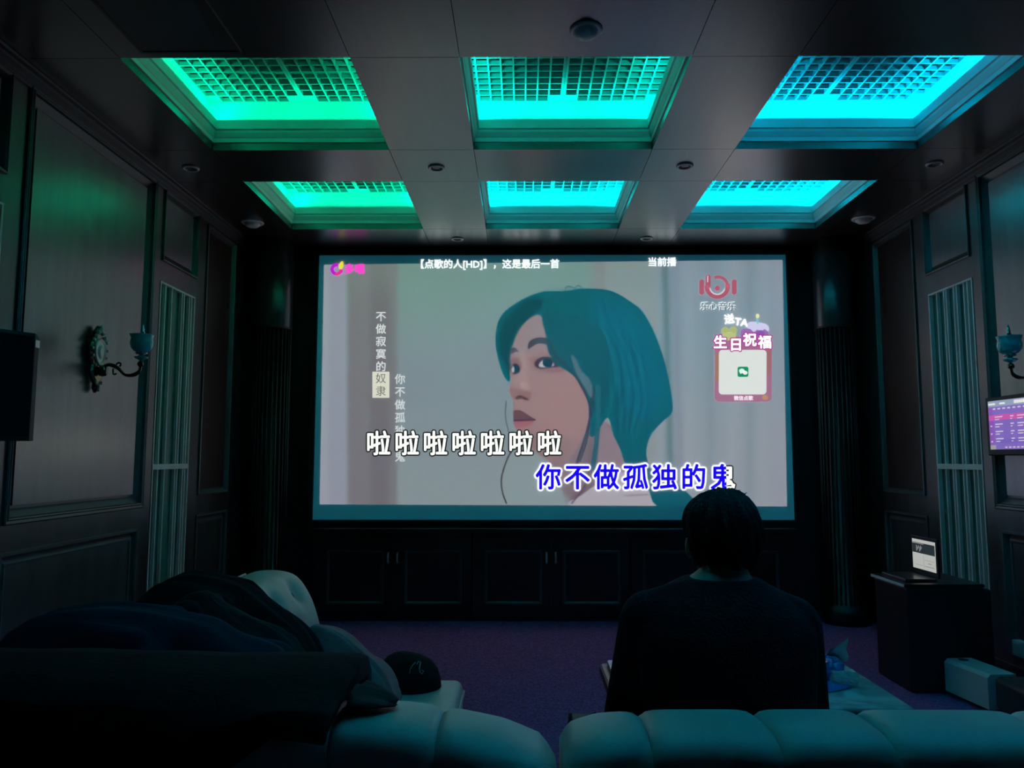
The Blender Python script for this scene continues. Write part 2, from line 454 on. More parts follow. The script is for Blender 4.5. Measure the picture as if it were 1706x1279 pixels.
# ---- corner columns
for side, cx in (('left', -2.285), ('right', 2.36)):
    t = thing('column', 'dark round column with fluted lower half, %s of the projection screen' % side, 'column', (cx, 6.24, 0), 'round columns flanking the screen')
    MB().lathe([(0.150, 2.36), (0.152, 2.365), (0.152, 3.098)], (cx, 6.24, 0), 48).obj('shaft', 'column', t, True)
    MB().lathe([(0.19, 0.0), (0.19, 0.10), (0.165, 0.14), (0.138, 0.16), (0.138, 2.36)], (cx, 6.24, 0), 40).obj('core', 'black', t, True)
    mb = MB()
    for k in range(26):
        a = 2 * math.pi * k / 26
        mb.tube([(cx + 0.143 * math.cos(a), 6.24 + 0.143 * math.sin(a), 0.15), (cx + 0.143 * math.cos(a), 6.24 + 0.143 * math.sin(a), 2.362)], 0.0075, 6)
    mb.obj('ribs', 'flute', t, True)
    MB().lathe([(0.155, 2.356), (0.158, 2.360), (0.158, 2.368), (0.153, 2.372)], (cx, 6.24, 0), 48).obj('ring', 'flute', t, True)

# ---- ceiling downlights
def downlight(x, y, r, label, grp, dome=False):
    t = thing('downlight', label, 'downlight', (x, y, H), grp)
    MB().lathe([(r, 0.0), (r * 1.0, -0.004), (r * 0.92, -0.010), (r * 0.74, -0.011), (r * 0.70, -0.004), (r * 0.68, -0.001)], (x, y, H), 32).obj('bezel', 'fixture', t, True)
    if dome:
        MB().lathe([(r * 0.69, -0.004), (r * 0.66, -0.022), (r * 0.5, -0.034), (r * 0.25, -0.040), (0.002, -0.041)], (x, y, H), 28).obj('lens', 'fixture', t, True)
    else:
        MB().lathe([(r * 0.70, -0.003), (r * 0.4, -0.0055), (0.002, -0.006)], (x, y, H), 24).obj('lens', 'fixture_dark', t, True)
downlight(-2.285, 4.586, 0.052, 'small round downlight above the left wall sconce, between the two green recesses', 'small round ceiling downlights')
downlight(-0.753, 4.586, 0.052, 'small round downlight on the beam crossing between green and turquoise recesses', 'small round ceiling downlights')
downlight(0.786, 4.566, 0.052, 'small round downlight on the beam crossing between turquoise and blue recesses', 'small round ceiling downlights')
downlight(2.314, 4.546, 0.052, 'small round downlight near the right wall, beside the blue recesses', 'small round ceiling downlights')
downlight(-0.752, 6.137, 0.052, 'small round downlight just above the left part of the projection screen', 'small round ceiling downlights')
downlight(0.804, 6.129, 0.052, 'small round downlight just above the right part of the projection screen', 'small round ceiling downlights')
downlight(-2.288, 5.69, 0.085, 'larger domed round fixture near the left column on the ceiling', 'domed ceiling fixtures', True)
downlight(2.356, 5.62, 0.085, 'larger domed round fixture near the right column on the ceiling', 'domed ceiling fixtures', True)
downlight(0.049, 3.06, 0.070, 'round fixture on the near ceiling above the middle turquoise recess', 'domed ceiling fixtures', True)

# ================================================================== SCREEN
YS = 6.38
def sxz(px, py):
    """design coordinates of the projected picture -> metres on the screen"""
    k = (py - 427.0) / 439.0
    s_ = 776.0 + 28.0 * k; c_ = 920.0 + 3.0 * k
    return 0.0365 + (px - c_) / s_ * 3.981, 3.025 - (py - 427.0) / 439.0 * 2.232

scr = thing('projection_screen', 'large lit projection screen on the front wall showing a karaoke video of a dark-haired woman', 'screen', (0.0365, YS, 0.79))
mb = MB(); x0, x1, z0, z1 = -1.954, 2.027, 0.793, 3.026
M['screen'] = mat('matte_screen', (0.88, 0.90, 0.92), 0.9, spec=0.0, emit=(0.0, 0.034, 0.052), es=1.0)   # added faint teal glow lifts the dark letterbox border
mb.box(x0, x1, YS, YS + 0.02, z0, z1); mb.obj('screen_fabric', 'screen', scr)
mb = MB(); ring(mb, x0 - 0.045, x1 + 0.045, z0 - 0.045, z1 + 0.045, [(0, YS + 0.11), (0, YS - 0.01), (0.040, YS - 0.012), (0.045, YS), (0.045, YS + 0.01)], lambda a, b, h: (a, h, b))
mb.obj('frame', 'black', scr)

AMB = np.array([0.0, 0.045, 0.052])
def build_picture():
    nx, ny = 640, 336
    PX0, PX1, PY0, PY1 = 536.0, 1308.0, 441.0, 842.0
    u, v = np.meshgrid(np.linspace(0, 1, nx), np.linspace(0, 1, ny))
    # picture corners in design coordinates (a touch of keystone)
    lx = 540 - 7 * v; rx = 1303 + 9 * v; ty = 443 - 7 * u; by = 841 + 3 * u
    px = lx + (rx - lx) * u; py = ty + (by - ty) * v
    img = np.zeros((ny, nx, 3))
    def setc(mask, c):
        nonlocal img
        c = np.asarray(c, float)
        img = img * (1 - mask[..., None]) + c * mask[..., None]
    def sm(x, a, b):
        t = np.clip((x - a) / (b - a), 0, 1); return t * t * (3 - 2 * t)
    def sdf(poly):
        P = np.array(poly, float); x0, y0 = P[:, 0].min() - 12, P[:, 1].min() - 12
        x1, y1 = P[:, 0].max() + 12, P[:, 1].max() + 12
        d = np.full(px.shape, 12.0); sel = (px >= x0) & (px <= x1) & (py >= y0) & (py <= y1)
        X = px[sel]; Y = py[sel]; D = np.full(X.shape, 1e9); inside = np.zeros(X.shape, bool)
        for a, b in zip(P, np.roll(P, -1, 0)):
            e = b - a; L = max(e @ e, 1e-9)
            t = np.clip(((X - a[0]) * e[0] + (Y - a[1]) * e[1]) / L, 0, 1)
            D = np.minimum(D, (X - a[0] - t * e[0]) ** 2 + (Y - a[1] - t * e[1]) ** 2)
            c = (a[1] <= Y) != (b[1] <= Y)
            with np.errstate(divide='ignore', invalid='ignore'):
                inside ^= c & (X < a[0] + (Y - a[1]) / (b[1] - a[1] if b[1] != a[1] else 1e-9) * e[0])
        D = np.sqrt(D); d[sel] = np.where(inside, -D, D)
        return d
    def z6(pts): return [(800 + x / 3.0444, 440 + y / 3.045) for x, y in pts]
    def poly(pts, c, soft=1.2, smooth=4, a=1.0, z=True):
        q = z6(pts) if z else pts
        if smooth: q = spline(q, smooth, True)
        d = sdf(q); setc(a * sm(-d, -soft, soft), c)
    def line(pts, w, c, soft=1.0, a=1.0, z=True):
        q = np.array(spline(z6(pts) if z else pts, 5)); D = np.full(px.shape, 1e9)
        for p0, p1 in zip(q[:-1], q[1:]):
            e = p1 - p0; L = max(e @ e, 1e-9)
            t = np.clip(((px - p0[0]) * e[0] + (py - p0[1]) * e[1]) / L, 0, 1)
            D = np.minimum(D, (px - p0[0] - t * e[0]) ** 2 + (py - p0[1] - t * e[1]) ** 2)
        setc(a * (1 - sm(np.sqrt(D), w - soft, w + soft)), c)
    # background
    g = (py - 440) / 400.0
    top, mid, bot = np.array([112, 148, 142.]), np.array([124, 140, 148.]), np.array([132, 148, 152.])
    base = np.where(g[..., None] < 0.45, top + (mid - top) * sm(g, 0, .45)[..., None], mid + (bot - mid) * sm(g, .45, 1)[..., None])
    img = base.copy()
    setc(1 - sm(px, 572, 584), (140, 148, 162)); setc(0.8 * (1 - sm(px, 540, 556)), (148, 158, 168))
    setc(sm(px, 574, 586) * (1 - sm(px, 655, 669)), (116, 119, 126))
    setc(0.45 * sm(px, 612, 622) * (1 - sm(px, 640, 655)), (100, 102, 110))
    setc(0.35 * sm(px, 574, 586) * (1 - sm(px, 655, 669)) * (1 - sm(py, 440, 520)), (120, 150, 140))
    right = sm(px, 1088, 1098)
    setc(right, np.array([126, 146, 155.]))
    setc(right * 0.5 * sm(py, 560, 760), (150, 152, 156))
    setc(0.7 * np.exp(-((px - 1000) / 14.0) ** 2) * (py < 520), (132, 130, 130))
    setc(0.6 * sm(px, 1006, 1012) * (1 - sm(px, 1092, 1098)), (138, 146, 148))
    setc(0.75 * np.exp(-((px - 1108 - (py - 440) * .03) / 7.0) ** 2), (84, 116, 120))
    setc(0.5 * np.exp(-((px - 1124 - (py - 440) * .03) / 6.0) ** 2), (120, 128, 146))
    for xx, ww, aa, cc in ((1150, 10, .3, (150, 160, 168)), (1185, 8, .35, (112, 132, 140)), (1222, 12, .35, (152, 160, 168)), (1250, 7, .4, (116, 134, 142)), (1272, 9, .3, (154, 158, 170)), (1296, 12, .5, (146, 150, 164))):
        setc(aa * np.exp(-((px - xx) / ww) ** 2), cc)
    HAIR = (0, 92, 104); HD = (10, 66, 84)
    # neck, shirt
    poly([(360, 900), (620, 800), (740, 1000), (740, 1110), (600, 1160), (470, 1240), (440, 1240), (415, 1150), (345, 1010)], (122, 112, 118))
    poly([(600, 800), (660, 850), (720, 960), (730, 1080), (640, 1100), (600, 1000)], (134, 120, 128))
    poly([(560, 860), (600, 1000), (640, 1100), (560, 1150), (470, 1222), (500, 1080), (540, 960)], (108, 98, 106), 4, a=.7)
    poly([(460, 1232), (520, 1175), (600, 1120), (700, 1070), (760, 1070), (850, 1140), (905, 1232)], (168, 164, 172))
    poly([(120, 1020), (300, 960), (380, 1060), (420, 1150), (450, 1232), (140, 1232)], (132, 150, 152), 5, a=.7)
    poly([(740, 1175), (850, 1170), (850, 1178), (740, 1184)], (140, 130, 140), 1.5, a=.7)
    # hair mass
    poly([(150, 612), (118, 570), (95, 500), (80, 420), (86, 330), (115, 265), (170, 218), (240, 178), (320, 150), (430, 148), (500, 136), (600, 136), (680, 152),
          (760, 200), (822, 250), (872, 335), (908, 420), (940, 520), (962, 620), (976, 700), (976, 765), (935, 805), (900, 840), (868, 880), (848, 940),
          (850, 1000), (880, 1060), (1000, 1120), (1060, 1170), (1100, 1235), (905, 1235), (850, 1130), (770, 1070), (735, 1010), (715, 950), (680, 880), (650, 790), (600, 860), (560, 880), (540, 700),
          (300, 400), (170, 560)], HAIR, 1.4, 3)
    for k in range(11):
        x_ = 380 + k * 34
        line([(x_ * 0.6 + 250, 190 + abs(k - 8) * 6), (x_ + 60, 380), (x_ + 90 + k * 2, 600), (x_ + 70, 780)], 2.2, (4, 60, 76) if k % 2 else (10, 108, 130), 2.4, a=.45)
    poly([(120, 300), (240, 190), (330, 200), (250, 290), (190, 360), (165, 440), (155, 560), (125, 520), (98, 430)], (2, 56, 68), 6, a=.8)
    poly([(560, 200), (760, 240), (860, 360), (910, 520), (940, 700), (860, 800), (760, 760), (700, 560), (620, 380)], (0, 98, 124), 16, a=.55)
    poly([(330, 165), (480, 150), (560, 200), (520, 320), (400, 330), (330, 260)], (0, 84, 92), 12, a=.5)
    for k in range(9):
        line([(590 + k * 22, 300 + k * 12), (660 + k * 20, 480), (690 + k * 22, 700), (700 + k * 14, 860)], 1.4, (12, 110, 134) if k % 2 else (0, 72, 90), 2.0, a=.4)
    # face
    poly([(285, 272), (318, 285), (338, 330), (345, 400), (400, 520), (470, 575), (520, 630), (548, 700), (552, 780), (530, 870), (490, 950), (440, 1010), (370, 1010),
          (300, 975), (220, 910), (188, 860), (176, 820), (178, 800), (168, 775), (172, 745), (168, 700), (150, 672), (150, 650), (160, 612), (152, 570), (160, 530), (158, 470), (172, 415), (200, 350), (240, 300)],
         (146, 122, 124), 1.3, 3)
    poly([(285, 275), (320, 300), (340, 400), (340, 440), (170, 500), (160, 470), (200, 350)], (138, 126, 132), 7, a=.85)
    poly([(330, 600), (470, 600), (530, 720), (520, 860), (420, 930), (320, 850), (300, 700)], (151, 123, 123), 10, a=.8)
    poly([(200, 860), (350, 880), (480, 900), (440, 1010), (360, 1010), (240, 930)], (132, 114, 116), 7, a=.7)
    poly([(200, 470), (235, 470), (240, 600), (200, 620)], (158, 136, 138), 5, a=.6)
    poly([(155, 500), (200, 495), (210, 550), (160, 575)], (122, 96, 104), 4, a=.8)
    poly([(262, 500), (330, 470), (400, 490), (420, 560), (300, 560)], (124, 98, 106), 5, a=.65)
    # brows and eyes
    poly([(243, 430), (258, 400), (300, 386), (345, 392), (348, 422), (300, 416), (264, 434), (250, 446)], (62, 70, 84), 1.4)
    poly([(158, 455), (168, 438), (182, 440), (196, 460), (180, 458), (165, 470)], (70, 76, 88), 1.4)
    poly([(278, 525), (290, 500), (320, 485), (360, 488), (400, 515), (395, 535), (350, 540), (305, 545)], (60, 62, 78), 1.6)
    poly([(300, 525), (315, 505), (340, 500), (372, 515), (372, 532), (330, 538), (305, 536)], (170, 172, 178), 1.2)
    poly([(325, 500), (352, 497), (370, 512), (362, 535), (335, 536), (320, 520)], (14, 62, 80), 1.2)
    poly([(160, 540), (172, 520), (192, 522), (205, 545), (196, 566), (170, 572)], (60, 66, 82), 1.4)
    poly([(163, 545), (172, 535), (178, 548), (172, 562), (165, 562)], (172, 176, 182), 1.0)
    poly([(176, 528), (192, 530), (200, 546), (192, 564), (178, 560)], (12, 66, 84), 1.1)
    # nose
    poly([(158, 640), (180, 650), (240, 655), (262, 680), (250, 702), (225, 690), (200, 692), (180, 694), (160, 676)], (132, 102, 106), 3, a=.8)
    poly([(184, 690), (205, 680), (232, 690), (250, 704), (230, 702), (205, 696), (188, 702)], (76, 52, 62), 1.6)
    poly([(205, 620), (235, 610), (250, 640), (225, 655)], (168, 142, 142), 4, a=.7)
    # lips
    poly([(170, 770), (178, 756), (210, 756), (250, 780), (278, 802), (240, 806), (180, 808)], (98, 74, 84), 1.5)
    poly([(176, 806), (240, 806), (280, 802), (250, 832), (210, 842), (182, 836)], (150, 96, 108), 1.8)
    line([(174, 806), (225, 805), (280, 802)], 1.4, (64, 58, 72), 1.0)
    # fringe over the temple and strands
    poly([(318, 270), (420, 260), (640, 380), (640, 700), (590, 760), (560, 745), (545, 680), (505, 620), (470, 570), (400, 530), (350, 460), (338, 380)], (8, 84, 98), 2.2, 3)
    poly([(462, 480), (485, 490), (520, 560), (560, 600), (578, 680), (560, 690), (530, 640), (490, 570)], (128, 124, 136), 2.6, a=.55)
    poly([(340, 380), (400, 400), (460, 470), (440, 520), (380, 500), (345, 440)], (24, 88, 102), 5, a=.6)
    line([(350, 400), (385, 480), (470, 560), (520, 640), (560, 740), (548, 850), (500, 1000), (470, 1120)], 1.9, (46, 66, 80), 1.2, a=.85)
    line([(600, 640), (602, 800), (590, 940), (574, 1040)], 4.2, (26, 96, 108), 2, a=.85)
    line([(580, 640), (566, 780), (545, 900), (510, 1010)], 1.6, (44, 70, 84), 1.2, a=.8)
    line([(560, 1050), (530, 1140), (470, 1215)], 1.2, (60, 66, 76), 1, a=.7)
    line([(175, 940), (140, 1000), (112, 1090), (116, 1160), (136, 1215)], 1.3, (50, 64, 68), 0.9, a=.85)
    line([(135, 710), (130, 780), (142, 840), (160, 900)], 0.9, (66, 90, 92), 0.9, a=.8)
    line([(430, 148), (445, 122), (480, 132), (500, 118), (520, 138)], 0.8, (30, 90, 96), 0.8, a=.8)
    # emitted light = wanted picture minus what the room light adds
    L = np.clip(lin(img) - AMB, 0.0, None)
    X, Z = sxz(px, py)
    n = nx * ny
    co = np.stack([X, np.full_like(X, YS - 0.003), Z], -1).reshape(-1, 3)
    idx = np.arange(n).reshape(ny, nx)
    quads = np.stack([idx[:-1, :-1], idx[1:, :-1], idx[1:, 1:], idx[:-1, 1:]], -1).reshape(-1, 4)
    me = bpy.data.meshes.new('picture')
    me.vertices.add(n); me.vertices.foreach_set('co', co.ravel())
    me.loops.add(quads.size); me.loops.foreach_set('vertex_index', quads.ravel())
    me.polygons.add(len(quads)); me.polygons.foreach_set('loop_start', np.arange(0, quads.size, 4)); 
    me.update(calc_edges=True)
    at = me.color_attributes.new('picture', 'FLOAT_COLOR', 'POINT')
    at.data.foreach_set('color', np.concatenate([L.reshape(-1, 3), np.ones((n, 1))], 1).ravel())
    return me
m = bpy.data.materials.new('projected_picture'); m.use_nodes = True
nt = m.node_tree; b = nt.nodes['Principled BSDF']
b.inputs['Base Color'].default_value = (0.88, 0.90, 0.92, 1); b.inputs['Roughness'].default_value = 0.9; b.inputs['Specular IOR Level'].default_value = 0
at = nt.nodes.new('ShaderNodeAttribute'); at.attribute_name = 'picture'
nt.links.new(at.outputs['Color'], b.inputs['Emission Color']); b.inputs['Emission Strength'].default_value = 1.0
link('projected_picture', build_picture(), m, scr)

def flat(name, polys, col, layer, parent=None, s=1.0, smooth=0, label=None):
    """flat figure(s) on the screen; polys in design coordinates"""
    mb = MB()
    for q in polys:
        if smooth: q = [tuple(p) for p in spline(q, smooth, True)]
        pts = [(sxz(*p)[0], YS - 0.003 - 0.0012 * layer, sxz(*p)[1]) for p in q]
        mb.add(pts, [tuple(range(len(pts)))])
    return mb.obj(name, emis(name, [max(0, a) for a in lin(col)], s), parent or scr, label=label)

def text_mesh(body, px, py, h, off=0.0, squeeze=1.0, depth=0.0, layer=1, shear=0.0, spacing=1.0, tilt=0.0, vertical=False, pitch=None, step=None):
    """text centred on design point (px, py); h = em height in design px"""
    vs, fs = [], []
    rows = [(c, i) for i, c in enumerate(body)] if (vertical or step) else [(body, 0)]
    for s_, i in rows:
        cu = bpy.data.curves.new('t', 'FONT'); cu.body = s_; cu.resolution_u = 2
        cu.align_x = 'CENTER'; cu.space_character = spacing
        o = bpy.data.objects.new('t', cu); C.objects.link(o)
        me = bpy.data.meshes.new_from_object(o.evaluated_get(bpy.context.evaluated_depsgraph_get()))
        bpy.data.objects.remove(o); bpy.data.curves.remove(cu)
        ct, st = math.cos(tilt), math.sin(tilt)
        nd = 12 if off > 0.04 else 8
        for ox, oy in ([(off * math.cos(2 * math.pi * q / nd), off * math.sin(2 * math.pi * q / nd)) for q in range(nd)] + [(0, 0)] if off else [(0, 0)]):
            n = len(vs)                             # heavier strokes: the glyph laid over itself, shifted round a small circle
            for v in me.vertices:
                x, y = v.co.x * squeeze + ox, v.co.y - 0.37 + oy
                x, y = ct * x - st * y, st * x + ct * y
                dx = px + x * h + (step * i if step else 0); dy = py - y * h + (pitch * i if vertical else 0)
                X, Z = sxz(dx, dy); vs.append((X, YS - 0.003 - 0.0012 * layer, Z))
            fs += [tuple(k + n for k in p.vertices) for p in me.polygons]
        bpy.data.meshes.remove(me)
    me = bpy.data.meshes.new('text'); me.from_pydata(vs, [], fs); me.update(); return me

def text(name, body, px, py, h, col, label, **k):
    return link(name, text_mesh(body, px, py, h, **k), emis(name, lin(col)), scr, label=label)

# captions along the top
text('title_text', '【点歌的人[HD]】，这是最后一首', 812, 442, 16.6, (225, 235, 235), 'white Chinese song title line', off=0.015, layer=2, squeeze=0.96)
text('status_text', '当前播', 1103, 439, 16, (225, 235, 238), 'white Chinese status words', off=0.02, layer=2)
# vertical subtitle
text('subtitle_text', '不做寂寞的', 635, 531, 18, (214, 220, 218), 'white vertical Chinese subtitle', layer=2, vertical=True, pitch=21)
flat('subtitle_box', [[(621, 624), (649, 624), (649, 667), (621, 667)]], (215, 214, 196), 2, label='pale box behind two dark characters')
text('subtitle_text', '奴隶', 635, 635, 18, (96, 96, 96), 'dark characters in the pale box', layer=3, vertical=True, pitch=21)
text('subtitle_text', '你不做孤独的鬼', 667, 636, 18, (206, 212, 210), 'white vertical Chinese subtitle, lower', layer=2, vertical=True, pitch=21.3)
# lyric lines
text('lyric_outline', '啦啦啦啦啦啦啦', 631, 742, 42, (18, 22, 22), 'black outline of the upper lyric line', off=0.075, layer=4, step=47.5)
text('lyric_text', '啦啦啦啦啦啦啦', 631, 742, 42, (244, 250, 240), 'white upper lyric line', off=0.018, layer=5, step=47.5)
text('lyric_outline', '你不做孤独的', 915, 797, 43, (240, 240, 255), 'white outline of the lower lyric line', off=0.085, layer=4, step=48.3)
text('lyric_text', '你不做孤独的', 915, 797, 43, (18, 6, 205), 'blue sung part of the lower lyric line', off=0.022, layer=5, step=48.3)
# last character, half sung
def clip_mesh(me, xcut, keep_left):
    bm = bmesh.new(); bm.from_mesh(me)
    geom = list(bm.verts) + list(bm.edges) + list(bm.faces)
    bmesh.ops.bisect_plane(bm, geom=geom, plane_co=(xcut, 0, 0), plane_no=(1, 0, 0), clear_outer=keep_left, clear_inner=not keep_left)
    bm.to_mesh(me); bm.free(); return me
cut = sxz(1211, 797)[0]
for keep, oc, ic in ((True, (240, 240, 255), (18, 6, 205)), (False, (30, 34, 34), (244, 250, 240))):
    link('lyric_outline', clip_mesh(text_mesh('鬼', 1205, 797, 43, off=0.08, layer=4), cut, keep), emis('lyric_outline', lin(oc)), scr, label='outline of the half-sung last lyric character')
    link('lyric_text', clip_mesh(text_mesh('鬼', 1205, 797, 43, off=0.024, layer=5), cut, keep), emis('lyric_text', lin(ic)), scr, label='half of the last lyric character')

def arc(cx, cy, r0, r1, a0, a1, n=24, sx=1.0):
    o = [(cx + r1 * sx * math.cos(R(a0 + (a1 - a0) * i / n)), cy - r1 * math.sin(R(a0 + (a1 - a0) * i / n))) for i in range(n + 1)]
    q = [(cx + r0 * sx * math.cos(R(a1 - (a1 - a0) * i / n)), cy - r0 * math.sin(R(a1 - (a1 - a0) * i / n))) for i in range(n + 1)]
    return o + q
def disc(cx, cy, rx, ry=None, n=24):
    ry = ry or rx
    return [(cx + rx * math.cos(2 * math.pi * i / n), cy + ry * math.sin(2 * math.pi * i / n)) for i in range(n)]
def rrect(x0, y0, x1, y1, r):
    q = []
    for cx, cy, a in ((x1 - r, y0 + r, -90), (x1 - r, y1 - r, 0), (x0 + r, y1 - r, 90), (x0 + r, y0 + r, 180)):
        q += [(cx + r * math.cos(R(a + k * 15)), cy + r * math.sin(R(a + k * 15))) for k in range(7)]
    return q
# channel logo, top left
flat('logo_ring', [arc(561, 451, 4.6, 10.5, 70, 250)], (186, 20, 200), 3)
flat('logo_ring', [arc(561, 451, 4.6, 10.5, 250, 360)], (230, 40, 150), 3)
flat('logo_leaf', [[(566, 441), (571, 437), (572, 444), (569, 450), (565, 449)]], (236, 220, 60), 4, smooth=3)
flat('logo_dot', [disc(569.5, 455, 2.0)], (200, 40, 190), 4)
text('logo_text', '多唱', 591, 450, 17, (214, 60, 176), 'magenta Chinese logo words', off=0.05, layer=3)
# red music logo at the right
RED = (172, 80, 100)
flat('music_logo', [rrect(1165, 469, 1173, 495, 4), rrect(1219, 469, 1227, 495, 4), arc(1195, 481, 13.5, 21, 176, 372, 30), rrect(1175.5, 461, 1184, 484, 4),
                    arc(1196, 481, 13.5, 18.5, -10, 112, 20)], RED, 3, label='red round music logo')
flat('music_logo', [arc(1195, 482, 11.8, 13.5, 190, 345, 20), rrect(1178, 463, 1179.6, 474, .7)], (206, 210, 214), 4, label='pale highlight of the red logo')
flat('music_logo', [disc(1195, 484, 4.2)], (180, 74, 98), 4)
text('music_logo_text', '乐心音乐', 1196, 514, 15, (206, 214, 216), 'pale edge of the logo words', layer=3, off=0.03)
text('music_logo_text', '乐心音乐', 1196.6, 515, 15, (8, 40, 56), 'dark logo words', layer=4)
# birthday badge
flat('badge_card', [rrect(1191, 566, 1286, 674, 8)], (160, 104, 132), 2, label='pink rounded badge card')
flat('badge_card', [rrect(1192, 592, 1200, 640, 3), ], (158, 112, 96), 3)
flat('badge_card', [rrect(1278, 582, 1285, 630, 3)], (158, 100, 100), 3)
flat('badge_card', [disc(1275, 667, 5, 4)], (186, 138, 92), 3)
flat('badge_plate', [rrect(1198, 588, 1277, 662, 6)], (218, 222, 216), 4, label='blank white plate of the badge')
flat('badge_icon', [rrect(1229, 616, 1247, 633, 3)], (20, 140, 84), 5, label='green square icon')
flat('badge_icon', [disc(1236, 623, 4.6, 3.8), disc(1241.5, 626, 4.0, 3.2), [(1232.5, 625), (1234, 628.5), (1236, 626)]], (226, 240, 232), 6, label='white speech bubbles')
# present and cake above the card
flat('badge_present', [[(1203, 553), (1209, 549), (1215, 554), (1221, 549), (1227, 552), (1226, 560), (1216, 558), (1203, 560)]], (172, 178, 104), 4, smooth=3, label='yellow green bow')
flat('badge_present', [rrect(1205, 559, 1226, 572, 2)], (184, 190, 120), 3)
flat('badge_cake', [rrect(1234, 552, 1280, 580, 7)], (150, 100, 168), 3, label='purple cake base')
flat('badge_cake', [[(1245, 546), (1250, 541), (1262, 542), (1276, 545), (1281, 552), (1279, 557), (1273, 553), (1268, 559), (1262, 554), (1256, 558), (1250, 553), (1246, 552)]], (206, 200, 232), 4, smooth=3, label='white icing')
flat('badge_cake', [disc(1267, 560, 7, 5)], (134, 72, 168), 5)
flat('badge_candle', [rrect(1261, 533, 1263, 545, .9)], (110, 190, 200), 5)
flat('badge_candle', [disc(1262, 531, 2.6, 3.6)], (228, 226, 150), 5)
text('badge_text', '送', 1215, 536, 17, (238, 236, 240), 'white badge characters', off=0.03, layer=6, tilt=R(8))
text('badge_text', 'TA', 1235, 541, 17, (238, 236, 240), 'white badge letters', off=0.035, layer=6, tilt=R(-8))
for ch, x_, y_ in (('生', 1200, 575), ('日', 1226, 579), ('祝', 1249, 571), ('福', 1274, 575)):
    text('badge_text', ch, x_, y_, 24, (150, 40, 120), 'purple edge of the badge characters', off=0.09, layer=6)
    text('badge_text', ch, x_, y_, 23, (246, 244, 248), 'white badge characters', off=0.035, layer=7)
text('badge_text', '微信点歌', 1239, 668, 8, (222, 214, 222), 'small white badge characters', off=0.02, layer=5)

# ================================================================== CABINETS under the screen
for n_, cx in enumerate((-1.26, 0.012, 1.284)):
    x0, x1 = cx - 0.633, cx + 0.633
    word = ['left', 'middle', 'right'][n_]
    t = thing('low_cabinet', 'black two-door low cabinet under the screen, %s of the three' % word, 'cabinet', (cx, 6.37, 0), 'black low cabinets under the screen')
    MB().box(x0, x1, 6.262, 6.49, 0.0, 0.70).obj('body', 'black', t)
    for s_ in (-1, 1):
        d0, d1 = (cx - 0.625, cx - 0.004) if s_ < 0 else (cx + 0.004, cx + 0.625)
        mb = MB(); mb.box(d0, d1, 6.245, 6.262, 0.07, 0.66); d = mb.obj('door', 'black', t); mb = MB()
        ring(mb, d0 + 0.09, d1 - 0.07, 0.135, 0.56, [(0, 6.245), (0, 6.236), (0.010, 6.234), (0.022, 6.243), (0.024, 6.245)], lambda a, b, h: (a, h, b))
        mb.obj('moulding', 'ledge', d)
        hx = cx + s_ * 0.037
        MB().tube([(hx, 6.247, 0.545), (hx, 6.222, 0.540), (hx, 6.214, 0.515), (hx, 6.214, 0.492), (hx, 6.222, 0.464), (hx, 6.247, 0.459)], [.006, .008, .008, .008, .008, .006], 8).obj('handle', 'handle', d, True, 'chrome pull handle')
tag(MB().bbox(-1.95, 2.02, 6.23, 6.495, 0.70, 0.735, 0.006).obj('cabinet_top', 'black'), 'long black top board over the three low cabinets below the screen', 'shelf board')

# ================================================================== LOUDSPEAKER on the left wall
t = thing('wall_loudspeaker', 'black box loudspeaker hung on the left wall at the picture edge', 'loudspeaker', (-2.34, 2.97, 1.36))
mb = MB()
# wedge cabinet, angled towards the room
pr = [(-2.505, 3.20), (-2.505, 2.78), (-2.36, 2.70), (-2.185, 3.03), (-2.24, 3.14)]
mb.loft([[(x, y, 1.37) for x, y in pr], [(x, y, 1.80) for x, y in pr]]); mb.obj('cabinet', 'blackplastic', t)
mb = MB(); a, b_ = Vector((-2.352, 2.705, 0)), Vector((-2.187, 3.02, 0)); nn = Vector((b_.y - a.y, -(b_.x - a.x), 0)).normalized() * 0.008
mb.loft([[(a + nn * q + Vector((0, 0, z)))[:] for q, z in ((0, 1.385), (1, 1.385), (1, 1.785), (0, 1.785))], [(b_ + nn * q + Vector((0, 0, z)))[:] for q, z in ((0, 1.385), (1, 1.385), (1, 1.785), (0, 1.785))]])
mb.obj('speaker_grille', 'blackcloth', t)
MB().box(-2.192, -2.186, 3.035, 3.062, 1.745, 1.775).obj('badge', 'chrome', t, label='small shiny corner badge')
MB().box(-2.53, -2.50, 2.9, 3.06, 1.5, 1.66).obj('bracket', 'blackplastic', t)

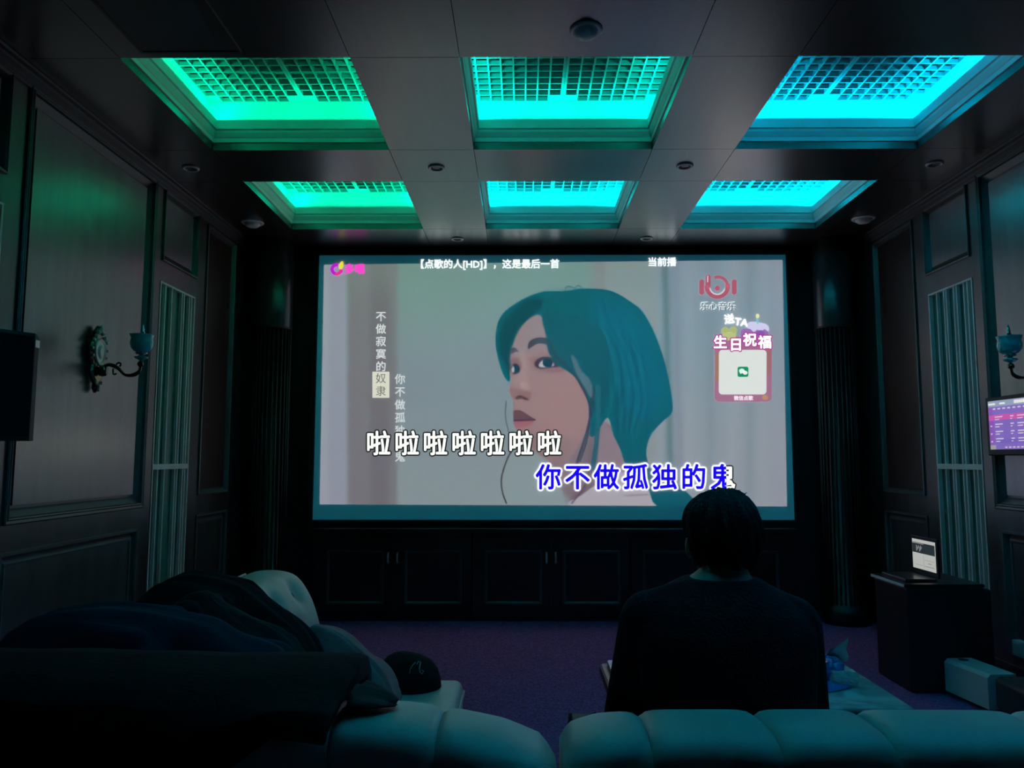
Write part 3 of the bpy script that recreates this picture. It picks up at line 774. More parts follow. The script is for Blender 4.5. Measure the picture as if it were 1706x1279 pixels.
# ================================================================== WALL SCONCES
def sconce(side):
    sx = 1 if side == 'left' else -1
    X0 = XL if side == 'left' else XR
    Yc = 4.075 if side == 'left' else 4.0
    zc = 1.825 if side == 'left' else 1.80
    t = thing('wall_sconce', 'ornate one-arm wall sconce with turquoise bowl shade on the %s wall' % side, 'wall lamp', (X0, Yc, zc - 0.17), 'ornate wall sconces with turquoise shades')
    def plate(sc, h0, h1):
        prof = [(0, -0.175), (0.018, -0.150), (0.014, -0.125), (0.034, -0.10), (0.050, -0.065), (0.044, -0.03), (0.052, 0.0), (0.060, 0.04), (0.058, 0.075), (0.044, 0.105), (0.050, 0.12), (0.028, 0.135), (0.026, 0.155), (0.012, 0.175), (0, 0.19)]
        prof = [(y * 1.3, z) for y, z in prof]; q = [(y, z) for y, z in prof] + [(-y, z) for y, z in reversed(prof[1:-1])]
        mb = MB(); mb.loft([[(X0 + sx * h0, Yc + y * sc, zc + z * sc) for y, z in q], [(X0 + sx * h1, Yc + y * sc, zc + z * sc) for y, z in q], [(X0 + sx * (h1 + 0.008), Yc + y * sc * .8, zc + z * sc * .88) for y, z in q]])
        return mb
    bp = plate(1.0, 0.0, 0.014).obj('backplate', 'brass', t)
    mb = MB()
    rings = []
    for s_, h in ((1.0, 0.020), (0.98, 0.030), (0.86, 0.034), (0.80, 0.028), (0.5, 0.030), (0.42, 0.036), (0.2, 0.037)):
        rings.append([(X0 + sx * h, Yc + 0.054 * s_ * math.cos(a) * (1.0 + 0.15 * math.sin(a)), zc + 0.045 + 0.075 * s_ * math.sin(a)) for a in [2 * math.pi * k / 28 for k in range(28)]])
    mb.loft(rings); mb.obj('medallion', 'plaque', t, True, 'pale oval medallion')
    mb = MB()
    for y, z, r in ((0, .165, .012), (.018, .15, .010), (-.018, .15, .010), (.034, .125, .011), (-.034, .125, .011), (.048, .105, .009), (-.048, .105, .009), (.055, .06, .007), (-.055, .06, .007), (.05, .02, .007), (-.05, .02, .007), (0, .182, .008),
                    (.02, -.12, .008), (-.02, -.12, .008), (0, -.14, .010), (0, -.16, .008), (.03, -.03, .009), (-.03, -.03, .009)):
        MB().ball((X0 + sx * 0.026, Yc + y * 1.3, zc + z), (r, r, r * 1.3), 10, 8).obj('leaf_ornament', 'plaque', t, True)
        za = zc - 0.045
    MB().lathe([(0.004, -0.032), (0.018, -0.028), (0.024, -0.01), (0.024, 0.012), (0.016, 0.026), (0.004, 0.03)], (X0 + sx * 0.045, Yc, za - 0.01), 16).obj('arm_socket', 'brass', t, True)
    pts = spline([(X0 + sx * 0.03, Yc, za), (X0 + sx * 0.075, Yc, za + 0.022), (X0 + sx * 0.125, Yc, za + 0.004), (X0 + sx * 0.165, Yc, za - 0.032), (X0 + sx * 0.21, Yc, za - 0.034), (X0 + sx * 0.243, Yc, za - 0.012), (X0 + sx * 0.248, Yc, za + 0.025)], 6)
    k = len(pts); mb = MB(); mb.tube(pts, [0.0075 + 0.0035 * math.sin(math.pi * i / k * 2.2) ** 2 for i in range(k)], 10)
    mb.tube(spline([(X0 + sx * 0.11, Yc, za + 0.012), (X0 + sx * 0.125, Yc, za + 0.032), (X0 + sx * 0.142, Yc, za + 0.026), (X0 + sx * 0.136, Yc, za + 0.012)], 4), 0.005, 8)
    mb.tube(spline([(X0 + sx * 0.10, Yc, za + 0.0), (X0 + sx * 0.105, Yc, za - 0.03), (X0 + sx * 0.12, Yc, za - 0.026)], 4), 0.005, 8)
    mb.ball((X0 + sx * 0.248, Yc, za + 0.026), 0.017, 12, 8)
    mb.obj('arm', 'brass', t, True)
    c = (X0 + sx * 0.25, Yc, za)
    MB().lathe([(0.006, 0.040), (0.010, 0.046), (0.032, 0.056), (0.036, 0.064), (0.014, 0.070), (0.010, 0.076)], c, 24).obj('drip_dish', 'glassshade', t, True, 'small turquoise dish under the shade')
    MB().lathe([(0.008, 0.074), (0.030, 0.080), (0.032, 0.086), (0.026, 0.090)], c, 24).obj('collar', 'chrome', t, True)
    MB().lathe([(0.022, 0.088), (0.040, 0.096), (0.054, 0.112), (0.060, 0.135), (0.058, 0.152), (0.055, 0.164), (0.060, 0.178), (0.064, 0.185), (0.060, 0.184), (0.052, 0.166), (0.02, 0.160)], c, 32).obj('shade', 'glassshade', t, True, 'turquoise glass bowl shade')
    MB().lathe([(0.010, 0.158), (0.012, 0.18), (0.008, 0.188), (0.014, 0.196), (0.008, 0.205), (0.011, 0.214), (0.006, 0.224), (0.007, 0.232), (0.002, 0.246)], c, 14).obj('finial', 'chrome', t, True)
sconce('left'); sconce('right')

# ================================================================== WALL TOUCH PANEL
t = thing('wall_touch_panel', 'wall-mounted song selection touch panel with lit purple screen on the right wall', 'touch panel', (2.56, 4.2, 1.32))
MB().bbox(2.535, 2.60, 3.86, 4.545, 1.315, 1.655, 0.006).obj('housing', 'blackplastic', t)
def rpan(name, rects, col, layer, s=1.0, label=None):
    mb = MB(); x = 2.5345 - 0.0008 * layer
    for y0, y1, z0, z1 in rects: mb.add([(x, y0, z0), (x, y1, z0), (x, y1, z1), (x, y0, z1)], [(0, 1, 2, 3)])
    return mb.obj(name, emis(name, lin(col), s), t, label=label)
ya, yb, za_, zb = 3.885, 4.515, 1.350, 1.632
rpan('display', [(ya, yb, za_, zb)], (122, 92, 176), 1, label='purple lit display')
rpan('display_header', [(ya, yb, zb - 0.035, zb)], (140, 150, 176), 2)
rpan('display_sidebar', [(yb - 0.045, yb, za_ + 0.03, zb - 0.035)], (130, 74, 168), 2)
rpan('display_highlight', [(yb - 0.045, yb - 0.004, zb - 0.115, zb - 0.085), (ya + 0.3, yb - 0.05, zb - 0.112, zb - 0.082)], (196, 74, 160), 3, label='pink highlighted song row')
rows = []
for k in range(4):
    z = zb - 0.098 - 0.042 * k
    for y, w in ((yb - 0.06, .07), (yb - 0.20, .03), (yb - 0.26, .085), (yb - 0.42, .03), (yb - 0.50, .08)):
        rows.append((y - w, y, z, z + 0.006)); rows.append((y - w * .55, y, z - 0.014, z - 0.009))
rows += [(yb - 0.07 - 0.045 * k, yb - 0.045 - 0.045 * k, zb - 0.052, zb - 0.044) for k in range(10)]
rows += [(yb - 0.16 - 0.035 * k, yb - 0.14 - 0.035 * k, za_ + 0.008, za_ + 0.015) for k in range(12)]
rows += [(yb - 0.03, yb - 0.015, zb - 0.15 - 0.045 * k, zb - 0.143 - 0.045 * k) for k in range(3)]
rpan('display_rows', rows, (206, 190, 206), 4, label='rows of pale song entries')
rpan('display_header_text', [(yb - 0.07, yb - 0.005, zb - 0.024, zb - 0.014), (yb - 0.16, yb - 0.11, zb - 0.024, zb - 0.014), (yb - 0.33, yb - 0.24, zb - 0.026, zb - 0.008)], (224, 222, 214), 4)
rpan('display_footer', [(yb - 0.055, yb - 0.004, za_, za_ + 0.024)], (150, 150, 142), 4)
rpan('display_footer', [(yb - 0.42, yb - 0.06, za_ + 0.036, za_ + 0.058)], (110, 84, 176), 3)

# ================================================================== EQUIPMENT DESK and its laptop
t = thing('equipment_desk', 'black box-shaped equipment desk below the right lattice screen, holding the laptop', 'desk', (2.15, 4.57, 0))
MB().bbox(1.94, 2.375, 4.387, 4.79, 0.0, 0.575, 0.012).obj('body', 'blackplastic', t)
MB().bbox(1.925, 2.375, 4.380, 4.80, 0.576, 0.595, 0.005).obj('desk_top', 'black', t)
MB().box(1.921, 1.926, 4.385, 4.79, 0.578, 0.592).obj('edge_strip', 'fixture', t, label='shiny metal front edge')
MB().bbox(2.376, 2.42, 4.395, 4.76, 0.0, 0.565, 0.015).obj('side_unit', 'blackplastic', t)
t = thing('laptop', 'small open laptop with lit white window standing on the black desk', 'laptop', (2.08, 4.6, 0.596))
MB().bbox(1.97, 2.15, 4.46, 4.75, 0.596, 0.612, 0.004).obj('keyboard_base', 'fixture_dark', t)
MB().bbox(2.158, 2.170, 4.455, 4.755, 0.612, 0.835, 0.004).obj('lid', 'blackplastic', t)
def lpan(rects, col, layer, name, label=None):
    mb = MB(); x = 2.1575 - 0.0007 * layer
    for y0, y1, z0, z1 in rects: mb.add([(x, y0, z0), (x, y1, z0), (x, y1, z1), (x, y0, z1)], [(0, 1, 2, 3)])
    mb.obj(name, emis(name, lin(col)), t, label=label)
lpan([(4.475, 4.735, 0.642, 0.815)], (176, 176, 170), 1, 'display', 'lit white laptop display')
lpan([(4.480, 4.733, 0.735, 0.796)], (28, 28, 30), 2, 'waveform_panel', 'dark waveform band')
lpan([(4.62 + 0.012 * k, 4.626 + 0.012 * k, 0.765 - 0.01 * (k % 3), 0.772 + 0.008 * (k % 2)) for k in range(6)] + [(4.60, 4.733, 0.79, 0.793)], (150, 150, 150), 3, 'waveform_mark')
lpan([(4.49, 4.60, 0.664, 0.667), (4.49, 4.60, 0.70, 0.702), (4.605, 4.608, 0.655, 0.73), (4.52, 4.56, 0.682, 0.686), (4.62, 4.70, 0.664, 0.666)], (110, 110, 108), 3, 'window_line')

# ================================================================== PALE BOX and DARK OTTOMAN by the right wall
t = thing('pale_box_unit', 'low pale turquoise-lit box with round hole in its top, on the carpet at right', 'box', (2.2, 4.1, 0))
mb = MB()
a0, a1 = Vector((2.118, 4.37, 0)), Vector((2.160, 4.045, 0)); w = Vector((0.155, 0.012, 0))
def sec(p):
    return [(p + Vector((0, 0, 0.022)))[:], (p + w + Vector((0, 0, 0.022)))[:], (p + w + Vector((0, 0, 0.196)))[:], (p + w * .12 + Vector((0, 0, 0.196)))[:], (p + Vector((0, 0, 0.178)))[:]]
mb.loft([sec(a0), sec(a1)]); mb.obj('body', 'palebox', t)
MB().lathe([(0.026, 0.0), (0.026, 0.002), (0.02, 0.0022)], (2.205, 4.335, 0.1955), 24).obj('hole', 'blackplastic', t, label='dark round hole')
for p in ((2.14, 4.33), (2.24, 4.33), (2.19, 4.08)):
    MB().lathe([(0.012, 0.0), (0.014, 0.023)], (p[0], p[1], 0), 12).obj('foot', 'chrome', t)
t = thing('leather_ottoman', 'low dark brown leather ottoman in front of the pale box at right', 'ottoman', (2.45, 3.7, 0))
MB().bbox(2.175, 2.58, 3.35, 4.03, 0.03, 0.20, 0.035, 4).obj('cushion', 'darkleather', t, True)
for p in ((2.22, 3.40), (2.53, 3.40), (2.22, 3.98), (2.53, 3.98)):
    MB().box(p[0] - .02, p[0] + .02, p[1] - .02, p[1] + .02, 0, 0.035).obj('foot', 'blackplastic', t)
t = thing('wall_socket_box', 'small pale socket box low on the right wall at the picture edge', 'socket box', (2.58, 4.42, 0.2))
MB().bbox(2.55, 2.60, 4.36, 4.455, 0.195, 0.28, 0.005).obj('housing', 'palebox', t)
MB().bbox(2.545, 2.551, 4.375, 4.44, 0.207, 0.268, 0.002).obj('cover', 'palebox', t)

# ================================================================== COFFEE TABLE and tissue pack
t = thing('coffee_table', 'low coffee table with pale marble top and black rim beside the seated man', 'coffee table', (0.62, 2.97, 0))
MB().bbox(0.135, 1.12, 2.705, 3.33, 0.432, 0.450, 0.008).obj('marble_top', 'marble', t, label='pale veined marble top')
MB().bbox(0.105, 1.15, 2.655, 3.365, 0.375, 0.431, 0.02, 3).obj('rim', 'black', t, label='black rim under the marble')
for x_, y_ in ((0.18, 2.73), (1.08, 2.73), (0.18, 3.29), (1.08, 3.29)):
    MB().box(x_ - .03, x_ + .03, y_ - .03, y_ + .03, 0, 0.376).obj('leg', 'black', t)
MB().bbox(0.2, 1.06, 2.76, 3.26, 0.12, 0.14, 0.005).obj('lower_shelf', 'black', t)
t = thing('tissue_pack', 'blue soft pack of tissues with one white tissue pulled up, on the marble table', 'tissues', (0.96, 3.0, 0.451))
def crumple(mb, x0, x1, y0, y1, z0, z1, seed, n=7, amp=0.008):
    rr = random.Random(seed); bm = bmesh.new(); bmesh.ops.create_cube(bm, size=1)
    bmesh.ops.subdivide_edges(bm, edges=bm.edges[:], cuts=n, use_grid_fill=True)
    for v in bm.verts:
        c = v.co; top = c.z > -0.49
        k = 1 - 0.12 * abs(c.z) * 2
        v.co = Vector(((x0 + x1) / 2 + c.x * (x1 - x0) * k + (rr.random() - .5) * amp * top, (y0 + y1) / 2 + c.y * (y1 - y0) * k + (rr.random() - .5) * amp * top, (z0 + z1) / 2 + c.z * (z1 - z0) + (rr.random() - .5) * amp * top))
    bm.verts.index_update(); mb.add([v.co[:] for v in bm.verts], [[v.index for v in f.verts] for f in bm.faces]); bm.free()
mb = MB(); crumple(mb, 0.93, 1.03, 2.93, 3.08, 0.452, 0.505, 3, 6, 0.006); mb.obj('pack', 'palebox', t, label='pale end of the pack')
mb = MB(); crumple(mb, 0.885, 0.99, 2.96, 3.10, 0.456, 0.535, 5, 6, 0.018); mb.obj('film', 'bluefilm', t, label='crumpled blue film')
mb = MB()
n = 10; ctl = [((0.925, 3.0), (0.60 - 0.06, )), ]
g_ = []
for i in range(n + 1):
    u = i / n; row = []
    for j in range(n + 1):
        v = j / n
        x = 0.935 + 0.088 * u + 0.004 * math.sin(9 * v); zt = 0.532 + 0.083 * (u ** 0.85)
        z = 0.517 + (zt - 0.517) * v + 0.012 * (1 - v) * u
        y = 3.02 + 0.035 * math.sin(u * 5.5) * (1 - .5 * v) + 0.02 * (1 - v)
        row.append((x, y, z))
    g_.append(row)
for side_ in (0, 0.0012):
    base = len(mb.v)
    mb.add([(x, y + side_, z) for r in g_ for x, y, z in r], [(i * (n + 1) + j, (i + 1) * (n + 1) + j, (i + 1) * (n + 1) + j + 1, i * (n + 1) + j + 1) for i in range(n) for j in range(n)])
mb.obj('tissue', 'tissue', t, True, 'white tissue sticking up')
mb = MB(); mb.add([(0.885, 2.87, 0.454), (0.95, 2.90, 0.456), (1.0, 2.93, 0.458), (0.93, 2.95, 0.475), (0.885, 2.93, 0.470)], [(0, 1, 2, 3, 4)]); mb.add([(0.885, 2.87, 0.453), (0.95, 2.90, 0.453), (1.0, 2.93, 0.453), (0.93, 2.95, 0.470), (0.885, 2.93, 0.466)], [(4, 3, 2, 1, 0)]); mb.obj('film_flap', 'bluefilm', t)

# ================================================================== SOFAS
def cushion_section(x0, x1, crown, y0, y1, zlow, mat_, parent, name='back_cushion', puff=0.012):
    """rounded top roll of a sofa back between two seams; crown(x) gives top height"""
    rings = []; n = 14
    for i in range(n + 1):
        u = i / n; x = x0 + (x1 - x0) * u
        e = min(u, 1 - u) * (x1 - x0)
        k = 1 - math.exp(-e / 0.012)
        zt = crown(x) - puff * (1 - k)
        ins = 0.008 * (1 - k)
        ymid = (y0 + y1) / 2; hw = (y1 - y0) / 2 - ins; r_ = 0.058
        pts = [(x, y0 + ins, zlow)]
        for a in range(0, 181, 12):
            ca, sa = math.cos(R(a)), math.sin(R(a)); pts.append((x, ymid - hw * math.copysign(abs(ca) ** 0.72, ca), zt - r_ + r_ * sa ** 0.62))
        pts.append((x, y1 - ins, zlow)); rings.append(pts)
    MB().loft(rings).obj(name, mat_, parent, True)
def interp(tab):
    xs, ys = zip(*tab); return lambda x: float(np.interp(x, xs, ys))
t = thing('sofa', 'pale leather channel-back sofa seen from behind along the bottom right, with the man on it', 'sofa', (0.7, 1.75, 0), 'pale leather sofas')
crown = interp([(-0.160, 0.768), (-0.13, 0.792), (-0.076, 0.806), (0.004, 0.813), (0.23, 0.814), (0.43, 0.814), (1.5, 0.810)])
seams = [-0.150, 0.004, 0.231, 0.432, 0.735, 1.0, 1.25, 1.5]
for a, b_ in zip(seams[:-1], seams[1:]):
    cushion_section(a, b_, crown, 1.372, 1.60, 0.40, 'leather', t)
MB().bbox(-0.145, 1.5, 1.338, 1.370, 0.10, 0.725, 0.014, 3).obj('outer_back', 'sofaback', t, label='outer back, coloured dark red as if unlit')
MB().bbox(-0.145, 1.5, 1.60, 2.22, 0.28, 0.415, 0.03, 3).obj('seat', 'leather', t, True)
MB().box(-0.13, 1.49, 1.36, 2.18, 0.06, 0.28).obj('base', 'sofaback', t)
for x_, y_ in ((-0.08, 1.42), (1.42, 1.42), (-0.08, 2.1), (1.42, 2.1)):
    MB().box(x_ - .03, x_ + .03, y_ - .03, y_ + .03, 0, 0.06).obj('foot', 'blackplastic', t)
t = thing('corner_sofa', 'pale leather corner sofa at the left, piled with dark coats and holding the black cap', 'sofa', (-0.9, 2.3, 0), 'pale leather sofas')
crown = interp([(-1.62, 0.79), (-0.76, 0.834), (-0.56, 0.838), (-0.372, 0.820), (-0.26, 0.797), (-0.19, 0.770), (-0.158, 0.738)])
seams = [-1.55, -1.27, -1.02, -0.79, -0.565, -0.378, -0.160]
for a, b_ in zip(seams[:-1], seams[1:]):
    cushion_section(a, b_, crown, 1.372, 1.60, 0.40, 'leather', t)
MB().bbox(-1.55, -0.160, 1.338, 1.370, 0.10, 0.69, 0.014, 3).obj('outer_back', 'sofaback', t, label='outer back, coloured dark red as if unlit')
MB().bbox(-1.20, -0.455, 1.605, 3.12, 0.28, 0.432, 0.035, 4).obj('seat', 'leather', t, True)
MB().tube([(-0.452, 1.62, 0.39), (-0.452, 3.09, 0.39)], 0.006, 8).obj('piping', 'piping', t, True)
MB().box(-1.40, -0.48, 1.36, 3.08, 0.06, 0.28).obj('base', 'sofaback', t)
for x_, y_ in ((-1.45, 1.42), (-0.53, 3.02), (-1.35, 3.02), (-0.25, 1.42)):
    MB().box(x_ - .03, x_ + .03, y_ - .03, y_ + .03, 0, 0.06).obj('foot', 'blackplastic', t)
MB().box(-0.46, -0.17, 1.36, 1.62, 0.06, 0.40).obj('end_block', 'sofaback', t)
# buttoned side back running away along the left
secs = []
prof = [(-1.44, 0.10), (-1.44, 0.70), (-1.435, 0.775), (-1.41, 0.800), (-1.35, 0.812), (-1.27, 0.808), (-1.21, 0.785), (-1.165, 0.73), (-1.13, 0.66), (-1.10, 0.56), (-1.09, 0.45), (-1.09, 0.30), (-1.09, 0.10)]
pf = spline(prof, 3)
N = 96; Y0, Y1 = 1.72, 3.44
tufts = [(yy, zz) for k, zz in enumerate((0.735, 0.60)) for yy in np.arange(3.28 - 0.12 * (k % 2), 1.8, -0.24)]
for i in range(N + 1):
    y = Y0 + (Y1 - Y0) * i / N; row = []
    e = min(1.0, (Y1 - y) / 0.05 + 0.0); sh = 1 - 0.14 * (1 - math.sqrt(max(0, 1 - (1 - e) ** 2)))
    for x, z in pf:
        d = 0
        if x > -1.34:
            for ty, tz in tufts:
                q = ((y - ty) / 0.045) ** 2 + ((z - tz) / 0.045) ** 2
                d = max(d, 0.030 * math.exp(-q))
        cx_ = -1.265
        row.append((cx_ + (x - cx_) * sh - d, y, 0.1 + (z - 0.1) * (1 - (1 - sh) * .35) - d * 0.4))
    secs.append(row)
MB().loft(secs).obj('side_back', 'leather', t, True, 'buttoned side back')
for ty, tz in tufts:
    xx = float(np.interp(tz, [0.45, 0.56, 0.66, 0.73, 0.785], [-1.09, -1.10, -1.13, -1.165, -1.21]))
    MB().ball((xx - 0.024, ty, tz - 0.010), 0.010, 10, 8).obj('button', 'leather', t, True)
MB().tube([(-1.437, 2.2, 0.792), (-1.437, 3.40, 0.792)], 0.006, 8).obj('piping', 'piping', t, True, 'pale edge piping')

# ================================================================== CLOTHES PILE, blanket, cap
def mound(ridge, back, front, zb, m, name, label, cat, folds=6, amp=0.012, seed=1, group=None, parent=None, ffall=None):
    """a draped pile: ridge = top line points (x,y,z); it falls to zb on both sides"""
    rg = spline(ridge, 8); n = len(rg); rr = random.Random(seed); ph = [rr.random() * 6.28 for _ in range(8)]
    rings = []
    K = 26
    for i, p in enumerate(rg):
        t_ = i / (n - 1)
        end = min(1.0, min(t_, 1 - t_) / 0.06); end = math.sqrt(max(0.02, 1 - (1 - end) ** 2))
        h = max(0.02, (p[2] - zb))
        row = []
        for j in range(K + 1):
            a = -1 + 2 * j / K                       # -1 front (camera), 0 ridge, +1 back
            wv = (front if a < 0 else back) * (0.5 + 0.5 * end)
            y = p[1] + a * wv
            prof = math.sqrt(max(0.0, 1 - abs(a) ** 2.3))
            f = amp * math.sin(folds * a * 2.2 + 5.0 * t_ * folds / 3 + ph[0] + 1.3 * math.sin(4 * t_ + ph[1])) * min(1, abs(a) * 2.5) + amp * .6 * math.sin(17 * a + 9 * t_ + ph[2]) * min(1, abs(a) * 2)
            zb_ = zb + (0.385 * min(1.0, max(0.0, (-1.035 - p[0]) / 0.09)) if zb < 0.45 else 0)
            h = max(0.02, (p[2] - zb_)); z = zb_ + h * prof * (0.25 + 0.75 * end) + f * prof
            row.append((p[0] + 0.6 * f, y, max(zb_, z)))
        rings.append(row)
    mb = MB(); mb.loft(rings, closed=True)
    o = mb.obj(name, m, parent, True)
    if parent is None: tag(o, label, cat, group)
    return o
G = 'dark coats heaped on the corner sofa'
mound([(-1.46, 2.5, 0.80), (-1.41, 2.5, 0.875), (-1.345, 2.5, 0.918), (-1.26, 2.5, 0.926), (-1.135, 2.5, 0.90), (-1.035, 2.5, 0.846), (-0.935, 2.5, 0.770), (-0.885, 2.5, 0.70), (-0.85, 2.5, 0.60)], 0.12, 0.14, 0.436, 'blackcloth', 'jacket', 'black jacket at the far top of the coat heap, against the lattice screen', 'jacket', seed=2, group=G)
mound([(-1.25, 2.22, 0.86), (-1.15, 2.22, 0.918), (-1.06, 2.22, 0.880), (-0.94, 2.22, 0.822), (-0.87, 2.22, 0.775), (-0.82, 2.22, 0.70), (-0.79, 2.2, 0.60)], 0.12, 0.11, 0.436, 'greencloth', 'jacket', 'dark green jacket folded in the middle of the coat heap', 'jacket', seed=5, group=G)
mound([(-1.50, 1.96, 0.90), (-1.30, 1.96, 0.926), (-1.19, 1.96, 0.924), (-1.095, 1.96, 0.911), (-1.00, 1.96, 0.894), (-0.93, 1.96, 0.862), (-0.83, 1.96, 0.828), (-0.79, 1.96, 0.76), (-0.76, 1.96, 0.66)], 0.13, 0.14, 0.436, 'navycloth', 'jacket', 'navy blue jacket on the near side of the coat heap, left of the green one', 'jacket', seed=9, group=G)
# coat thrown over the near sofa back
def drape():
    rings = []
    top = interp([(-1.6, 0.925), (-1.05, 0.915), (-0.8, 0.912), (-0.56, 0.908)])
    n = 60
    for i in range(n + 1):
        u = i / n; x = -1.60 + 1.055 * u
        e = min(1, (1 - u) / 0.012)
        row = []
        w = 0.006 * math.sin(14 * u + 1) + 0.004 * math.sin(31 * u)
        zt = top(x) - 0.006 * (1 - e)
        bl = 0.60 + 0.02 * math.sin(9 * u) + 0.23 * min(1.0, max(0.0, (u - 0.62) / 0.3))
        pts = [(1.275, bl), (1.290, bl + 0.3 * (zt - bl)), (1.298, bl + 0.6 * (zt - bl)), (1.33, zt - 0.03), (1.42, zt - 0.004), (1.55, zt), (1.63, zt - 0.012), (1.668, zt - 0.05), (1.672, 0.78), (1.68, 0.62)]
        inn = [(1.62, 0.60), (1.615, 0.85), (1.5, 0.865), (1.4, 0.865), (1.302, max(0.80, bl + 0.01)), (1.295, bl)]
        for y, z in pts: row.append((x + 0.4 * w, y + w * (1 if z < zt - 0.02 else .3), z + w * .15))
        for y, z in inn: row.append((x, y, z))
        rings.append(row)
    MBo = MB(); MBo.loft(rings)
    return MBo
tag(drape().obj('coat', 'blackcloth', None, True), 'large black coat thrown over the near sofa back at the bottom left', 'coat', G)
mb = MB()
rings = []
for i in range(17):
    u = i / 16; x = -0.542 + 0.072 * u; zb_ = crown(x) + 0.004; ht = 0.020 * (1 - u) ** 0.7 + 0.005; hw = 0.075 * (1 - 0.7 * u * u)
    rings.append([(x + 0.01 * math.sin(3 * a), 1.50 + hw * math.cos(a), zb_ + ht * (0.5 + 0.5 * math.sin(a)) * (1 + .15 * math.sin(5 * a + 4 * u))) for a in [2 * math.pi * k / 20 for k in range(20)]])
mb.loft(rings)
tag(mb.obj('scarf', 'greencloth', None, True), 'end of a dark green scarf beside the black coat on the sofa back', 'scarf', G)
mound([(x_ * 1.031 + 0.007, 2.69, 1.3 - (1.3 - z_) * 1.035) for x_, z_ in ((-0.96, 0.70), (-0.925, 0.745), (-0.88, 0.741), (-0.815, 0.712), (-0.755, 0.665), (-0.695, 0.615), (-0.655, 0.545), (-0.645, 0.49))], 0.18, 0.065, 0.436, 'pinkcloth', 'blanket', 'dusty pink blanket bulging out from under the coat heap', 'blanket', folds=4, amp=0.006, seed=12)
# cap
t = thing('baseball_cap', 'black cap with small pale blue emblem on the far end of the left sofa', 'cap', (-0.66, 3.0, 0.433))
rings = []
for z, rx, ry, ox in ((0.0, 0.118, 0.10, 0.006), (0.03, 0.118, 0.10, 0.004), (0.065, 0.110, 0.094, 0.0), (0.092, 0.095, 0.084, -0.006), (0.112, 0.068, 0.062, -0.016), (0.124, 0.034, 0.032, -0.024), (0.127, 0.006, 0.007, -0.026)):
    rings.append([(-0.655 + ox + rx * math.cos(a), 3.0 + ry * math.sin(a), 0.434 + z) for a in [2 * math.pi * k / 30 for k in range(30)]])
MB().loft(rings).obj('crown', 'blackcloth', t, True)
rings = []
for q in (0.0, 1.0):
    rings.append(None)
mb = MB(); top_, bot_ = [], []
for k in range(17):
    a = R(100 + 160 * k / 16)
    for rr_, lst in ((0.098, top_), ):
        pass
n = 16; inn = [(-0.655 + 0.105 * math.cos(R(110 + 130 * k / n)), 3.0 + 0.098 * math.sin(R(110 + 130 * k / n))) for k in range(n + 1)]
out = [(-0.655 - 0.02 + 0.155 * math.cos(R(120 + 110 * k / n)), 3.0 + 0.115 * math.sin(R(120 + 110 * k / n))) for k in range(n + 1)]
rings = [[(x1, y1, 0.452), (x2, y2, 0.440), (x2, y2, 0.436), (x1, y1, 0.446)] for (x1, y1), (x2, y2) in zip(inn, out)]
mb.loft(rings); mb.obj('visor', 'blackcloth', t, True)
M['emblem'] = mat('pale_blue_thread', (0.25, 0.62, 0.72), 0.4)
mb = MB()
def on_cap(x, z):
    rx = float(np.interp(z - 0.434, [0, .03, .065, .092, .112], [0.118, .118, .110, .095, .068])); ry = float(np.interp(z - 0.434, [0, .03, .065, .092, .112], [0.10, .10, .094, .084, .062]))
    s_ = max(0.05, 1 - ((x + 0.655) / rx) ** 2); return (x, 3.0 - ry * math.sqrt(s_) - 0.001, z)
mb.tube([on_cap(x, z) for x, z in ((-0.616, 0.534), (-0.612, 0.541), (-0.604, 0.538), (-0.606, 0.522), (-0.602, 0.508), (-0.595, 0.502), (-0.590, 0.510), (-0.597, 0.514))], 0.0022, 6)
mb.tube([on_cap(x, z) for x, z in ((-0.640, 0.507), (-0.638, 0.520), (-0.632, 0.532), (-0.622, 0.540))], 0.0016, 6)
mb.obj('emblem', 'emblem', t, True, 'pale blue embroidered emblem')
# small dark bag between sofa seat and man
t = thing('pouch', 'small black pouch on the sofa seat just left of the seated person', 'pouch', (-0.04, 1.95, 0.416))
mb = MB(); crumple(mb, -0.110, -0.030, 1.88, 2.02, 0.418, 0.655, 8, 6, 0.008); mb.obj('pouch_body', 'blackcloth', t, True)
MB().bbox(-0.100, -0.040, 1.915, 1.985, 0.652, 0.664, 0.005).obj('zip_top', 'blackplastic', t)

# ================================================================== SEATED MAN (seen from behind)
t = thing('person', 'person with short black hair in dark long-sleeved sweater, seen from behind on the sofa', 'person', (0.27, 2.0, 0.0))
def caps(mb, a, b_, ra, rb, n=16):
    a, b_ = Vector(a), Vector(b_); k = 6
    mb.tube([a + (b_ - a) * (i / k) for i in range(k + 1)], [ra + (rb - ra) * i / k for i in range(k + 1)], n)
    mb.ball(a, ra, n, 10); mb.ball(b_, rb, n, 10); return mb
def chain(mb, pts, rs):
    for i in range(len(pts) - 1): caps(mb, pts[i], pts[i + 1], rs[i], rs[i + 1])
